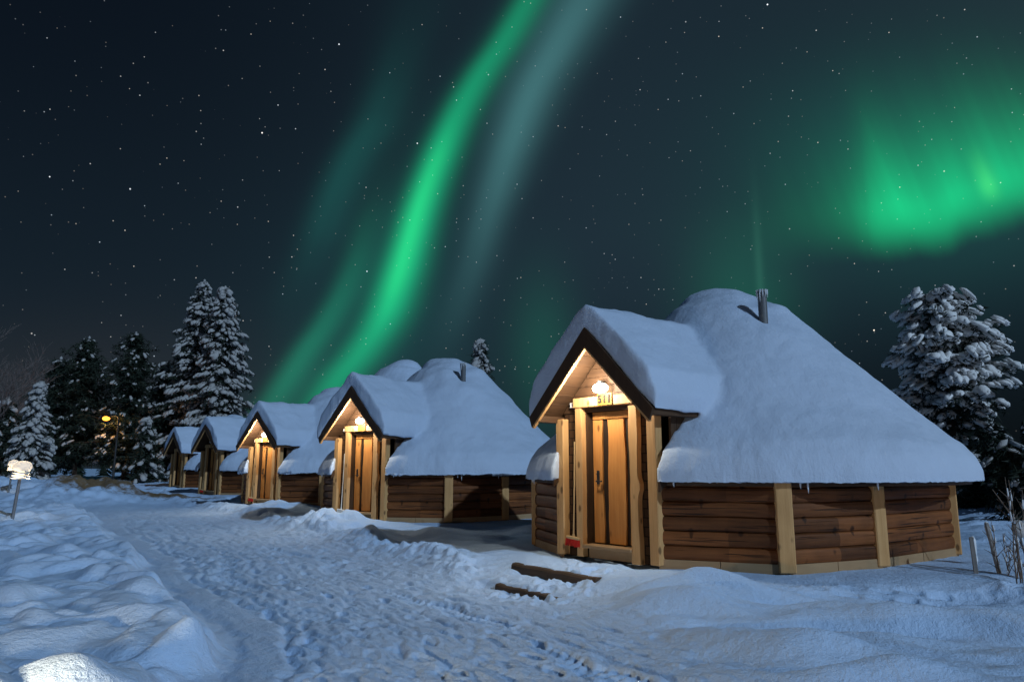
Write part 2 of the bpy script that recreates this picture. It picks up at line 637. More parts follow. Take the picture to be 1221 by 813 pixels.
M['shingle'] = shingle_mat()
M['metal_dark'] = plain('metal_dark', (.045, .047, .05), .45, .5, .6)
M['metal_pipe'] = plain('metal_pipe', (.13, .14, .15), .5, .4, .3)
M['metal_grey'] = plain('metal_grey', (.28, .29, .31), .4, .5, .7)
M['plate'] = plain('sign_plate_yellow', (.20, .105, .016), .5, .3)
M['ink'] = plain('sign_ink', (.015, .012, .01), .6, .2, bstr=0)
M['white_plastic'] = plain('plastic_white', (.72, .72, .70), .4, .4)
M['bristle_red'] = plain('bristle_red', (.55, .030, .022), .7, .2, nscale=60, var=.25)
M['bristle_white'] = plain('bristle_white', (.70, .69, .66), .7, .2, nscale=60)
M['needle'] = plain('needle_dark_green', (.022, .032, .022), .7, .2, nscale=3, var=.25, bstr=0)
M['bark'] = plain('bark_brown', (.075, .052, .038), .9, .1, nscale=12, var=.3, bstr=.8)
M['bark_birch'] = plain('bark_birch', (.16, .13, .12), .9, .1, nscale=9, var=.4, bstr=.5)
M['twig'] = plain('twig_dry', (.19, .15, .12), .9, .1, nscale=20, var=.3)
M['frost'] = plain('frost_ice', (.70, .76, .84), .6, .4, nscale=30)
M['glow_white'] = emit('lamp_glow_white', (1.0, .84, .58), 22.0)
M['glow_bollard'] = emit('lamp_glow_bollard', (1.0, .72, .40), 6.0)
M['glow_sodium'] = emit('lamp_glow_sodium', (1.0, .37, .035), 4.5)
M['globe_off'] = plain('lamp_globe_unlit', (.35, .34, .32), .3, .5)


def point(name, loc, energy, col, radius=.05, parent=None):
    l = bpy.data.lights.new(name, 'POINT')
    l.energy = energy
    l.color = col
    l.shadow_soft_size = radius
    o = bpy.data.objects.new(name, l)
    COL.objects.link(o)
    o.location = loc
    if parent: o.parent = parent
    return o


# ------------------------------------------------------------------ ground
CABINS = [  # x, y, rotation, ground level
    (4.086, 13.585, -.864, 0.0), (-1.911, 22.44, -.649, .02), (-7.227, 30.70, -.649, .02),
    (-12.717, 39.48, -.695, .07), (-18.446, 48.69, -.732, .10)]
HILL = (-7.8, 51.0, 2.3)

PATH_Z = -.25
_lY = np.array([-30, -4, 0, 3.0, 4.9, 6.24, 9.0, 13.8, 23.6, 36, 60, 120])
_lX = np.array([-2.6, -2.0, -1.7, -1.80, -2.05, -2.46, -3.95, -6.85, -13.2, -22, -40, -85])
_rY = np.array([-30, -4, 0, 3.0, 6.24, 8.0, 9.5, 11.2, 13.2, 16.3, 25.6, 36, 60, 120])
_rX = np.array([2.6, 2.5, 2.2, 1.7, 1.12, .85, .45, -.75, -2.0, -3.8, -9.3, -17, -36, -80])


def ground_z(x, y):
    """height of the snow and how brown it is (dirt and painted lamp glow)"""
    r = np.hypot(x, y)
    wig = pn2(y * .55 + 3.1, x * .2) * .28 + pn2(y * 1.9, x * 1.3 + 7) * .15 + pn2(y * 5.1, x * 3.3 + 7) * .05
    L = np.interp(y, _lY, _lX) + wig
    R = np.interp(y, _rY, _rX) + pn2(y * .5 + 9, x * .25) * .3 + pn2(y * 1.7 + 5, x * 1.1) * .14
    near = 1 - sstep(r, 26, 60)
    # distance from the path along its normal (about .84 of the distance in x)
    sl = (L - x) * .84
    sr = (x - R) * .84
    bankL = sstep(sl, -.03, .26)
    bankR = sstep(sr, -.15, 1.05)
    # left bank: soft pillows over tussocks
    wx = x + pn2(x * .7, y * .7) * .35
    wy = y + pn2(x * .7 + 31, y * .7 + 5) * .35
    pil = np.abs(pn2(wx * .80, wy * 1.0 + .3)) * .27 + np.abs(pn2(wx * 1.7 + 5, wy * 2.1)) * .16 + pn2(wx * 4.1, wy * 4.4) * .018
    pil2 = pn2(x * .22 + 2, y * .22 + 8) * .16
    zl = -.17 + pil + pil2 * near * .8
    zl = zl + .17 * np.exp(-((x + 2.65) / 1.5) ** 2 - ((y - 4.75) / .60) ** 2) - .07 * np.exp(-((x + 2.6) / 1.6) ** 2 - ((y - 5.75) / .45) ** 2)
    # right: wind-drifted mounds
    a = -.22
    xr, yr = x * math.cos(a) + y * math.sin(a), -x * math.sin(a) + y * math.cos(a)
    rd = pn2(xr * .24 + 1.7, yr * .95 + pn2(xr * .5, yr * .4) * .8)
    rd2 = pn2(xr * .8 + 11, yr * 2.3 + pn2(xr * .9, yr) * .6)
    zr = -.15 + .10 * np.abs(rd) + .20 * rd + .10 * rd2 + .035 * pn2(xr * 1.7 + 3, yr * 4.6) + .006 * pn2(x * 7, y * 7)
    zr = zr + .25 * np.exp(-((x - 2.1) / 1.0) ** 2 - ((y - 8.85) / .70) ** 2) * (1 + .3 * pn2(x * 1.6, y * 2.2))
    zr = zr + .13 * np.exp(-((x - 2.5 + .5 * (y - 6.7)) / 1.0) ** 2 - ((y - 6.7) / .42) ** 2) - .16 * np.exp(-((x - 3.3) / 1.1) ** 2 - ((y - 7.35) / .30) ** 2)
    zr = zr + .15 * np.exp(-((x - 4.3) / 1.1) ** 2 - ((y - 7.75 + .18 * (x - 4.3)) / .40) ** 2) - .18 * np.exp(-((x - 4.7) / .9) ** 2 - ((y - 8.35 + .18 * (x - 4.3)) / .28) ** 2)
    zr = zr + .12 * np.exp(-((x - 3.0) / .8) ** 2 - ((y - 5.6 + .3 * (x - 3.0)) / .30) ** 2)
    trod = np.exp(-((y - 9.35 + .02 * x) / .32) ** 2) * sstep(x, 2.6, 4.0) * (1 - sstep(x, 7.5, 9.5))
    zr = zr + trod * (.05 * pn2(x * 3.3, y * 4.5) - .03)
    # close to the huts the snow is trodden level
    for cx, cy, rot, cz in CABINS:
        d = np.hypot(x - cx, y - cy)
        f = 1 - sstep(d, 3.9, 5.0)
        zr = zr * (1 - f) + (cz - .015 + .012 * pn2(x * 3, y * 3)) * f
        fx, fy = cx + 3.9 * math.sin(rot), cy - 3.9 * math.cos(rot)
        f = np.exp(-(((x - fx) ** 2 + (y - fy) ** 2) / 1.0) ** 2)
        zr = zr * (1 - f) + (cz - .06 + .02 * pn2(x * 4, y * 4)) * f
    # the beaten path
    dirx, diry = .56, -.83
    s, tt = x * dirx + y * diry, x * (-diry) + y * dirx
    ft = pn2(tt * 3.0, s * .9) * .010 + pn2(tt * 8.5 + 3, s * 2.6) * .018 + pn2(tt * 16, s * 4.5) * .013 + pn2(tt * 27, s * 16) * .005 * (r < 20)
    ft = ft - .022 * sstep(pn2(tt * 5.2 + 9, s * 2.6 + 4), .25, .55)
    midp = sstep(sl, -.25, -1.0)
    zp = PATH_Z + ft * (.35 + .65 * (1 - sstep(sl, -1.05, -.45))) + .05 * pn2(x * .5, y * .5)
    for off, dep, wd in ((-.62, .075, .05), (-.80, .06, .035), (-1.5, .035, .04), (-1.72, .03, .03), (-2.15, .03, .04), (-3.0, .03, .05)):
        zp = zp - dep * np.exp(-((sl - off + .05 * np.sin(y * .9)) / wd) ** 2) * (.6 + .4 * pn2(s * 5, tt))
    for off in (-1.12, -2.62):      # ribbed tread of a vehicle that went along the path
        q_ = sl - off + .07 * np.sin(y * .6 + off)
        w_ = (1 - sstep(np.abs(q_), .11, .16)) * sstep(pn2(s * .35 + off, tt * .3), -.35, .15)
        zp = zp - w_ * (.040 + .018 * np.sin(s * 2 * PI / .13 + np.abs(q_) * 22)) * (r < 26)
    z = zp
    z = z + (zr - z) * bankR
    z = z + (zl - z) * bankL
    z = z + .05 * np.exp(-((sl - .12) / .13) ** 2) * pn2(x * 3.1, y * 3.1) - .03 * np.exp(-((sl + .12) / .09) ** 2)
    # ploughed lumps along the right edge
    edge = np.exp(-((sr - .35) / .4) ** 2) * (1 - sstep(-np.hypot(x - .5, y - 10.3), -1.8, -.9)) * (.15 + .85 * sstep(y, 9.6, 11.4))
    z = z + edge * (.07 + .13 * np.abs(pn2(x * 1.9, y * 1.9)) + .09 * np.abs(pn2(x * 4.2, y * 4.2)) + .02 * pn2(x * 11, y * 11))
    for mx, my, mh, mr in ((-4.3, 18.6, .30, .9), (-5.2, 19.6, .26, .8), (-3.1, 16.2, .14, .8), (-8.3, 26.4, .25, 1.0)):
        z = z + mh * np.exp(-((x - mx) ** 2 + (y - my) ** 2) / mr ** 2) * (1 + .5 * pn2(x * 2.2, y * 2.2))
    # cut for the timber steps
    sa = (x - .57) * .6 - (y - 10.72) * .8
    sb = -(x - .57) * .8 - (y - 10.72) * .6
    side = (1 - sstep(np.abs(sa + .05 + .12 * pn2(x * 2.2, y * 2.2)), .50, .95)) * sstep(sb, -1.5, -.9) * (1 - sstep(sb, 1.2, 1.8))
    tgt = np.where(sb < -.02, -.055, -.21) + (-.10) * sstep(sb, .62, .74)
    tgt = tgt + .03 * np.exp(-((sb - .28) / .2) ** 2) + .05 * np.abs(pn2(x * 2.6, y * 2.6)) + .03 * pn2(x * 3.1, y * 3.1) + .015 * pn2(x * 9, y * 9)
    z = z * (1 - side) + tgt * side
    # mounds at the wood's edge, rising ground behind
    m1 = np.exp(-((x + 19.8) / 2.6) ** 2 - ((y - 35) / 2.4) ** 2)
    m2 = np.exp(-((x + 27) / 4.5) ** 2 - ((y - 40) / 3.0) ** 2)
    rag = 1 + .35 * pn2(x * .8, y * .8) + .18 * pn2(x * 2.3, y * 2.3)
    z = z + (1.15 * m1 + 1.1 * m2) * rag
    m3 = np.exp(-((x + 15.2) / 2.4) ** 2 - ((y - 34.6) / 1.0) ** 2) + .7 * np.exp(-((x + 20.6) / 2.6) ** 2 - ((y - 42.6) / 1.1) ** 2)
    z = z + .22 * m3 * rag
    far = sstep(r, 36, 75)
    z = z * (1 - far) + far * (.5 + .4 * pn2(x * .05, y * .05))
    hx, hy, hh = HILL
    z = z + hh * np.exp(-(((x - hx - 1) ** 2 + (y - hy) ** 2) / 46.0) ** 1.5)
    z = z + .6 * sstep(x, 10.5, 17) * sstep(y, 14, 24) * (1 - far)
    dirt_glow = np.clip(.75 * m1 + .35 * m2 + .72 * m3, 0, 1)  # tall mounds: warm lamp glow painted brown; low banks: dirt
    return z, dirt_glow


def gz(x, y):
    return float(ground_z(np.array([float(x)]), np.array([float(y)]))[0][0])


def build_ground():
    front = np.linspace(-math.radians(42), math.radians(42), 620)
    rest = np.linspace(math.radians(42), math.radians(318), 120)[1:-1]
    az = np.concatenate([front, rest])
    rr = np.concatenate([np.array([.6, 1.2, 1.9, 2.6, 3.2]), np.exp(np.linspace(math.log(3.5), math.log(60), 860)), np.exp(np.linspace(math.log(62), math.log(1500), 50))])
    A, Rr = np.meshgrid(az, rr)
    X, Y = Rr * np.sin(A), Rr * np.cos(A)
    Z, D = ground_z(X.ravel(), Y.ravel())
    nc = len(az)
    # boot prints trodden along the path and up to the doors
    rgp = np.random.default_rng(77)
    xs, ys = X.ravel(), Y.ravel()
    sel = np.where((ys > 3) & (ys < 24) & (np.abs(xs) < 16))[0]
    sx, sy = xs[sel], ys[sel]
    walks = []
    for k in range(4):
        off = rgp.uniform(.25, .92)
        yy = rgp.uniform(4, 8)
        side = 1
        while yy < rgp.uniform(17, 24):
            lx, rx = np.interp(yy, _lY, _lX), np.interp(yy, _rY, _rX)
            sl_ = (np.interp(yy + .5, _lY, _lX) - lx) / .5
            walks.append((lx + (rx - lx) * off + side * .09 + rgp.normal() * .05, yy, math.atan2(sl_, 1.0) + side * .15))
            yy += rgp.uniform(.5, .72) * .8
            side = -side
            off += rgp.normal() * .012
    for k in range(46):
        t_ = rgp.uniform(0, 1)
        walks.append((.2 + .75 * t_ + rgp.normal() * .25, 9.4 + 1.5 * t_ + rgp.normal() * .3, .6 + rgp.normal() * .3))
    for k in range(34):
        walks.append((2.6 + k * .17, 9.25 - .02 * k + (.1 if k % 2 else -.1) + rgp.normal() * .04 + max(0, k - 12) * .045, 1.5 + rgp.normal() * .15))
    for (fx, fy, fa) in walks:
        m_ = (np.abs(sx - fx) < .35) & (np.abs(sy - fy) < .35)
        if not m_.any(): continue
        dx_, dy_ = sx[m_] - fx, sy[m_] - fy
        u_ = dx_ * math.cos(fa) + dy_ * -math.sin(fa) if False else dx_ * math.cos(fa) - dy_ * math.sin(fa)
        v_ = dx_ * math.sin(fa) + dy_ * math.cos(fa)
        d_ = np.sqrt((u_ / .062) ** 2 + (v_ / .15) ** 2)
        dep = rgp.uniform(.014, .036)
        Z[sel[m_]] += -dep * (1 - sstep(d_, .75, 1.12)) + dep * .38 * np.exp(-((d_ - 1.3) / .22) ** 2)
    V = np.stack([X.ravel(), Y.ravel(), Z], 1)
    i = np.arange(len(rr) - 1)[:, None] * nc
    j = np.arange(nc)[None, :]
    j2 = (j + 1) % nc
    Fq = np.stack([i + j, i + j2, i + nc + j2, i + nc + j], -1).reshape(-1, 4)
    # close the small hole under the camera
    c0 = len(V)
    V = np.vstack([V, [[0, 0, V[:nc, 2].mean()]]])
    D = np.append(D, 0)
    me = arr_mesh('snow_ground', V, Fq[:, ::-1])
    bm = bmesh.new()
    bm.from_mesh(me)
    bm.verts.ensure_lookup_table()
    for k in range(nc):
        bm.faces.new((bm.verts[k], bm.verts[c0], bm.verts[(k + 1) % nc]))
    bm.to_mesh(me)
    bm.free()
    at_ = me.attributes.new('dirt_glow', 'FLOAT', 'POINT')
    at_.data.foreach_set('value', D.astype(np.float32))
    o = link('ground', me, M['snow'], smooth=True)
    tag(o, kind='structure')
    return o


build_ground()

# ------------------------------------------------------------------ cabin
POLY_R = [(.94, -3.45), (2.44, -2.70), (2.93, -1.05), (3.08, 1.35), (2.2, 2.85), (.9, 3.45)]
POLY = POLY_R + [(-u, v) for u, v in POLY_R[::-1]]     # counted from the door's right corner round the back to its left corner
UC = .08            # middle of the porch gable
GW, GAP, GEZ, GAZ = 1.23, -4.0, 2.17, 3.45   # half width, front, eave height, apex height


def voxel_snow(name, bms, voxel, iters, cut=None, noise_amp=.02):
    """rounded snow: closed solids fused by a voxel remesh, smoothed, roughened"""
    tmp = []
    me = bpy.data.meshes.new(name + '_raw')
    bm = bmesh.new()
    for b_ in bms:
        m2 = bpy.data.meshes.new('t')
        bmesh.ops.recalc_face_normals(b_, faces=b_.faces)
        b_.to_mesh(m2)
        b_.free()
        bm.from_mesh(m2)
        bpy.data.meshes.remove(m2)
    bm.to_mesh(me)
    bm.free()
    o = bpy.data.objects.new(name + '_raw', me)
    COL.objects.link(o)
    r = o.modifiers.new('r', 'REMESH')
    r.mode = 'VOXEL'
    r.voxel_size = voxel
    s = o.modifiers.new('s', 'SMOOTH')
    s.factor = .5
    s.iterations = iters
    dg = bpy.context.evaluated_depsgraph_get()
    dg.update()
    out = bpy.data.meshes.new_from_object(o.evaluated_get(dg))
    bpy.data.objects.remove(o)
    bpy.data.meshes.remove(me)
    nv = len(out.vertices)
    co = np.empty(nv * 3, np.float32)
    no = np.empty(nv * 3, np.float32)
    out.vertices.foreach_get('co', co)
    out.vertex_normals.foreach_get('vector', no)
    co = co.reshape(-1, 3).astype(float)
    no = no.reshape(-1, 3)
    k = noise_amp * (pn3(co * np.array([1.1, 1.1, .9])) * 1.5 + pn3(co * 3.2) * .45) + noise_amp * .35 * pn3(co * np.array([7, 7, 3.0]))
    co = co + no * k[:, None]
    rr_ = np.hypot(co[:, 0], co[:, 1])
    co[:, 2] -= (.11 * np.exp(-((co[:, 0] - 1.10) ** 2 + (co[:, 1] + .55) ** 2) / .10) + .07 * np.exp(-((co[:, 0] - .72) ** 2 / .05 + (co[:, 1] + .25) ** 2 / .16))) * (co[:, 2] > 2.6)
    co[:, 2] += .05 * pn3(co * .55 + 4.2) * sstep(rr_, .6, 1.4) * (1 - sstep(rr_, 3.2, 3.8))
    fl = 1.175 + .014 * pn3(co * 9.0) + .010 * pn3(co * 23.0)
    co[:, 2] = np.where(rr_ > 3.3, np.maximum(co[:, 2], fl), co[:, 2])
    out.vertices.foreach_set('co', co.astype(np.float32).ravel())
    out.update()
    out.name = name
    out.materials.clear()
    return out


def snow_z(r):
    return float(np.interp(r, [0, .3, .58, 1.08, 1.68, 2.49, 3.06, 3.5, 3.76], [4.70, 4.66, 4.52, 4.24, 3.62, 2.81, 2.23, 1.82, 1.52]))


def main_snow_bm():
    bm = bmesh.new()
    prof = [(0, 4.70), (.3, 4.66), (.58, 4.52), (1.08, 4.24), (1.68, 3.62), (2.49, 2.81), (3.0, 2.27), (3.40, 1.91), (3.60, 1.74), (3.75, 1.54), (3.83, 1.32), (3.84, 1.06), (3.68, 1.06)]
    prof += [(2.6, 2.10), (1.5, 2.95), (.4, 3.9), (0, 4.0)]
    add_lathe(bm, prof, 72)
    return bm


def cut_bm(bm, u0, u1, v1):
    """take the strip in front of the door out of the revolved snow, up to the depth v1"""
    me = bpy.data.meshes.new('a')
    bmesh.ops.recalc_face_normals(bm, faces=bm.faces)
    bm.to_mesh(me)
    bm.free()
    o = bpy.data.objects.new('a', me)
    COL.objects.link(o)
    b2 = bmesh.new()
    add_box(b2, ((u0 + u1) / 2, (v1 - 6) / 2, 1.3), (u1 - u0, 6 + v1, 3.0))
    me2 = bm_mesh('b', b2)
    o2 = bpy.data.objects.new('b', me2)
    COL.objects.link(o2)
    md = o.modifiers.new('b', 'BOOLEAN')
    md.operation = 'DIFFERENCE'
    md.solver = 'EXACT'
    md.object = o2
    dg = bpy.context.evaluated_depsgraph_get()
    dg.update()
    out = bmesh.new()
    m3 = bpy.data.meshes.new_from_object(o.evaluated_get(dg))
    out.from_mesh(m3)
    for ob in (o, o2): bpy.data.objects.remove(ob)
    for mm in (me, me2, m3): bpy.data.meshes.remove(mm)
    return out


def gable_bm(th_low, th_top, front, back, side):
    bm = bmesh.new()
    w = GW + side
    zl = GEZ - side * (GAZ - GEZ) / GW
    out = [(UC - w, 0, zl + .02), (UC - w - .04, 0, zl + th_low * .6), (UC - w * .93, 0, zl + th_low + .18), (UC - w * .5, 0, (zl + GAZ) / 2 + th_low + .08), (UC - .16, 0, GAZ + th_top - .07), (UC, 0, GAZ + th_top)]
    out += [(2 * UC - p[0], 0, p[2]) for p in out[-2::-1]]
    inn = [(UC + w, 0, zl - .0), (UC, 0, GAZ + .005), (UC - w, 0, zl - .0)]
    add_prism(bm, out + [inn[1]], (0, front, 0), (0, back, 0))
    return bm


def build_roof_snow():
    m_ = cut_bm(main_snow_bm(), -.96, 1.12, -2.1)
    g_ = gable_bm(.46, .39, GAP + .02, -.6, .05)
    bl = bmesh.new()
    # the heap on the crown, left of the stove pipe
    r = bmesh.ops.create_icosphere(bl, subdivisions=3, radius=1.0, matrix=Matrix.Translation((-.22, .05, 4.22)) @ Matrix.Diagonal((.85, .75, .56, 1)))
    return voxel_snow('roof_snow', [m_, g_, bl], .040, 6, noise_amp=.026)


def log_wall_bm(a, b, z0, z1, rows, inset=.0):
    bm = bmesh.new()
    a, b = Vector((*a, 0)), Vector((*b, 0))
    e = (b - a).normalized()
    nrm = Vector((e.y, -e.x, 0))      # outward for our winding
    h = (z1 - z0) / rows
    prof = [(0, 0.0)]
    for k in range(7):
        th = PI * k / 6
        prof.append((.012 + .042 * math.sin(th) ** .7, h * .5 - math.cos(th) * h * .49))
    prof.append((0, h))
    nseg = 5
    for rr in range(rows):
        rows_v = []
        for s in range(nseg + 1):
            p = a.lerp(b, s / nseg)
            jz = random.uniform(-.006, .006)
            jn = random.uniform(-.005, .005)
            rows_v.append([bm.verts.new(p + nrm * (d + (jn if 0 < d else 0)) + Vector((0, 0, z0 + rr * h + zz + (jz if 0 < zz < h else 0)))) for d, zz in prof])
        for s in range(nseg):
            for k in range(len(prof) - 1):
                bm.faces.new((rows_v[s][k], rows_v[s + 1][k], rows_v[s + 1][k + 1], rows_v[s][k + 1]))
    # back sheet so that the wall has a thickness
    q = [a - nrm * .06, b - nrm * .06]
    vs = [bm.verts.new((q[0].x, q[0].y, z0)), bm.verts.new((q[1].x, q[1].y, z0)), bm.verts.new((q[1].x, q[1].y, z1)), bm.verts.new((q[0].x, q[0].y, z1))]
    bm.faces.new(vs[::-1])
    return bm


def wavy_board_bm(u0, u1, z0, z1, v0, th, wl, wr, seed, n_=26, burl=None):
    """a live-edge board: straight or wavy left and right edges"""
    bm = bmesh.new()
    rg = np.random.default_rng(seed)
    ph = rg.uniform(0, 6, 6)
    L, R = [], []
    for i in range(n_ + 1):
        z = z0 + (z1 - z0) * i / n_
        f = lambda a, s: a * (math.sin(z * 3.1 + ph[s]) * .6 + math.sin(z * 7.3 + ph[s + 1]) * .3 + math.sin(z * 17 + ph[s + 2]) * .12)
        r_ = u1 + f(wr, 3)
        if burl: r_ += burl[1] * math.exp(-((z - burl[0]) / .10) ** 2)
        L.append((u0 + f(wl, 0), z))
        R.append((r_, z))
    fr = [[bm.verts.new((u, v0 - th, z)) for u, z in X] for X in (L, R)]
    bk = [[bm.verts.new((u, v0, z)) for u, z in X] for X in (L, R)]
    for i in range(n_):
        bm.faces.new((fr[0][i], fr[1][i], fr[1][i + 1], fr[0][i + 1]))
        bm.faces.new((bk[0][i], bk[0][i + 1], bk[1][i + 1], bk[1][i]))
        bm.faces.new((fr[0][i], fr[0][i + 1], bk[0][i + 1], bk[0][i]))
        bm.faces.new((fr[1][i], bk[1][i], bk[1][i + 1], fr[1][i + 1]))
    for i in (0, n_):
        bm.faces.new((fr[0][i], bk[0][i], bk[1][i], fr[1][i]))
    return bm


LAMP_POS = (-.02, -3.64, 2.56)
WARM = (1.0, .90, .74)


def digits(txt, size, loc, rx, parent, name):
    c = bpy.data.curves.new('digits', 'FONT')
    c.body = txt
    c.size = size
    c.extrude = .004
    c.offset = .006
    c.align_x = 'CENTER'
    c.align_y = 'CENTER'
    c.space_character = 1.15
    o = bpy.data.objects.new('digits_tmp', c)
    COL.objects.link(o)
    dg = bpy.context.evaluated_depsgraph_get()
    dg.update()
    me = bpy.data.meshes.new_from_object(o.evaluated_get(dg))
    bpy.data.objects.remove(o)
    me.transform(Matrix.Translation(loc) @ Matrix.Rotation(rx, 4, 'X'))
    me.materials.clear()
    return link(name, me, M['ink'], parent)


def build_cabin():
    root = empty('log_cabin')
    np_ = len(POLY)
    # walls: right side round to left side, all but the door face
    for i in range(np_ - 1):
        a, b = POLY[i], POLY[i + 1]
        link('wall', bm_mesh('log_wall', log_wall_bm(a, b, .10, 1.30, 6)), M['log'], root, smooth=False)
    # pale skirting below them
    for i in range(np_ - 1):
        a, b = Vector((*POLY[i], 0)), Vector((*POLY[i + 1], 0))
        e = (b - a).normalized()
        nr = Vector((e.y, -e.x, 0))
        bm = bmesh.new()
        k = 2
        for j in range(k):
            p0, p1 = a.lerp(b, j / k + .003), a.lerp(b, (j + 1) / k - .003)
            c = (p0 + p1) / 2 + nr * .035
            rot = Matrix((e, nr, Vector((0, 0, 1)))).transposed()
            add_box(bm, (c.x, c.y, -.01), ((p1 - p0).length, .04, .24), rot)
        link('skirting_board', bm_mesh('skirting_board', bm), M['skirt'], root)
    # corner posts
    for i, (u, v) in enumerate(POLY):
        o_ = Vector((u, v, 0))
        out = Vector((u, v, 0)).normalized()
        bm = bmesh.new()
        ang = math.atan2(out.x, -out.y)
        if i in (0, np_ - 1):
            wdt = .17
            sgn = 1 if i == 0 else -1
            add_box(bm, (u + sgn * .0, v - .03, 1.085), (wdt, .15, 2.13), None, .012)
        else:
            rot = Matrix.Rotation(ang, 3, 'Z')
            p = o_ + out * .025
            add_box(bm, (p.x, p.y, .64), (.215, .13, 1.27), rot, .014)
        link('corner_post', bm_mesh('corner_post', bm), M['pine'], root)
    # roof deck below the snow: dark boards
    bm = bmesh.new()
    seg = 72
    prof_o = [(3.70, 1.20), (1.5, 2.93), (.4, 3.86), (0, 3.98)]
    prof_i = [(3.68, 1.12), (1.5, 2.80), (.4, 3.72), (0, 3.85)]
    add_lathe(bm, prof_o + prof_i[::-1], seg)
    # close the eave edge
    bm.verts.ensure_lookup_table()
    e_o = [v for v in bm.verts if abs(v.co.z - 1.20) < 1e-4]
    e_i = [v for v in bm.verts if abs(v.co.z - 1.12) < 1e-4]
    for k in range(seg):
        bm.faces.new((e_o[k], e_o[(k + 1) % seg], e_i[(k + 1) % seg], e_i[k]))
    bm = cut_bm(bm, -.985, 1.145, -2.1)
    roof = link('roof', bm_mesh('roof_deck', bm), M['dark_wood'], root)
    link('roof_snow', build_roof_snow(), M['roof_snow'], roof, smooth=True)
    # sloping verge boards beside the door
    for u in (-.985, 1.145):
        bm = bmesh.new()
        r0, r1 = (u, -3.66), (u, -2.30)
        z0 = 1.20 + (3.80 - math.hypot(*r0)) * .752
        z1 = 1.20 + (3.80 - math.hypot(*r1)) * .752
        pts = [(u, r0[1], z0 + .03), (u, r1[1], z1 + .03), (u, r1[1], z1 - .14), (u, r0[1], z0 - .14)]
        add_prism(bm, pts, (-.018, 0, 0), (.018, 0, 0))
        link('verge_board', bm_mesh('verge_board', bm), M['dark_wood'], roof)
    # stove pipe
    cu, cv = 1.20, -.77
    zb = snow_z(math.hypot(cu, cv))
    bm = bmesh.new()
    add_lathe(bm, [(0, zb - 1.0), (.075, zb - 1.0), (.075, zb + .43), (.088, zb + .435), (.088, zb + .475), (.06, zb + .48), (.06, zb + .35), (0, zb + .35)], 20, (cu, cv))
    ch = link('chimney', bm_mesh('chimney', bm), M['metal_pipe'], roof, smooth=False)
    bm = bmesh.new()
    for k in range(16):
        a = k / 16 * 2 * PI + random.uniform(-.15, .15)
        ln = random.uniform(.05, .22)
        x_, y_ = cu + .090 * math.cos(a), cv + .090 * math.sin(a)
        add_tube(bm, [(x_, y_, zb + .48), (x_, y_, zb + .48 - ln * .5), (x_, y_, zb + .48 - ln)], [.010, .008, .002], 5)
    link('icicle_fringe', bm_mesh('icicle_fringe', bm), M['frost'], ch)

    for a_, ln_ in ((47, .13), (45.5, .07), (20, .06), (-33, .08), (-36, .05), (62, .09)):
        a_ = math.radians(a_)
        x_, y_ = 3.73 * math.sin(a_), -3.73 * math.cos(a_)
        bm = bmesh.new()
        add_tube(bm, [(x_, y_, 1.19), (x_, y_, 1.16 - ln_ * .4), (x_ + .004, y_, 1.16 - ln_)], [.016, .011, .002], 6)
        link('icicle', bm_mesh('icicle', bm), M['frost'], roof, smooth=True)

    # front wall with the gable, door opening left out
    bm = bmesh.new()
    v0, v1 = -3.43, -3.35
    dl, dr, dh = -.50, .56, 2.24
    add_prism(bm, [(-.94, v0, 0), (dl, v0, 0), (dl, v0, dh), (-.94, v0, dh)], (0, 0, 0), (0, v1 - v0, 0))
    add_prism(bm, [(dr, v0, 0), (.94, v0, 0), (.94, v0, dh), (dr, v0, dh)], (0, 0, 0), (0, v1 - v0, 0))
    link('wall', bm_mesh('shingled_front_wall', bm), M['shingle'], root)
    bm = bmesh.new()
    sl_ = (GAZ - GEZ) / GW
    zt = lambda u: GAZ - .13 - abs(u - UC) * sl_
    us = [-1.0, UC, 1.16]
    # horizontal planks filling the gable
    zc = dh
    while zc < GAZ - .2:
        z2 = min(zc + .135, GAZ - .17)
        def half(z): return max(0.0, (GAZ - .13 - z) / sl_)
        a, b = min(half(zc), 1.06), min(half(z2 - .006), 1.06)
        pts = [(UC - a, v0, zc), (UC + a, v0, zc), (UC + b, v0, z2 - .006), (UC - b, v0, z2 - .006)]
        add_prism(bm, pts, (0, -.012, 0), (0, .05, 0))
        zc += .135
    link('gable_board', bm_mesh('gable_board', bm), M['soffit'], root)
    # porch side walls of dark boards
    for u in (-.955, 1.115):
        bm = bmesh.new()
        y_ = -3.34
        while y_ < -1.9:
            add_box(bm, (u, y_ + .07, 1.1), (.04, .132, 2.14))
            y_ += .14
        link('porch_side_wall', bm_mesh('porch_side_wall', bm), M['dark_wood'], root)
    # porch roof: planked slopes, barge boards, ridge beam
    bm = bmesh.new()
    for sgn in (-1, 1):
        nb = 9
        for j in range(nb):
            t0, t1 = j / nb + .003, (j + 1) / nb - .003
            def pt(t, d): 
                return (UC + sgn * (GW * t), GAZ - (GAZ - GEZ) * t - d)
            a0, a1, b0, b1 = pt(t0, .0), pt(t1, .0), pt(t1, .07), pt(t0, .07)
            add_prism(bm, [(a0[0], 0, a0[1]), (a1[0], 0, a1[1]), (b0[0], 0, b0[1]), (b1[0], 0, b1[1])], (0, GAP + .04, 0), (0, -1.6, 0))
    pr = link('porch_roof', bm_mesh('porch_roof', bm), M['soffit'], root)
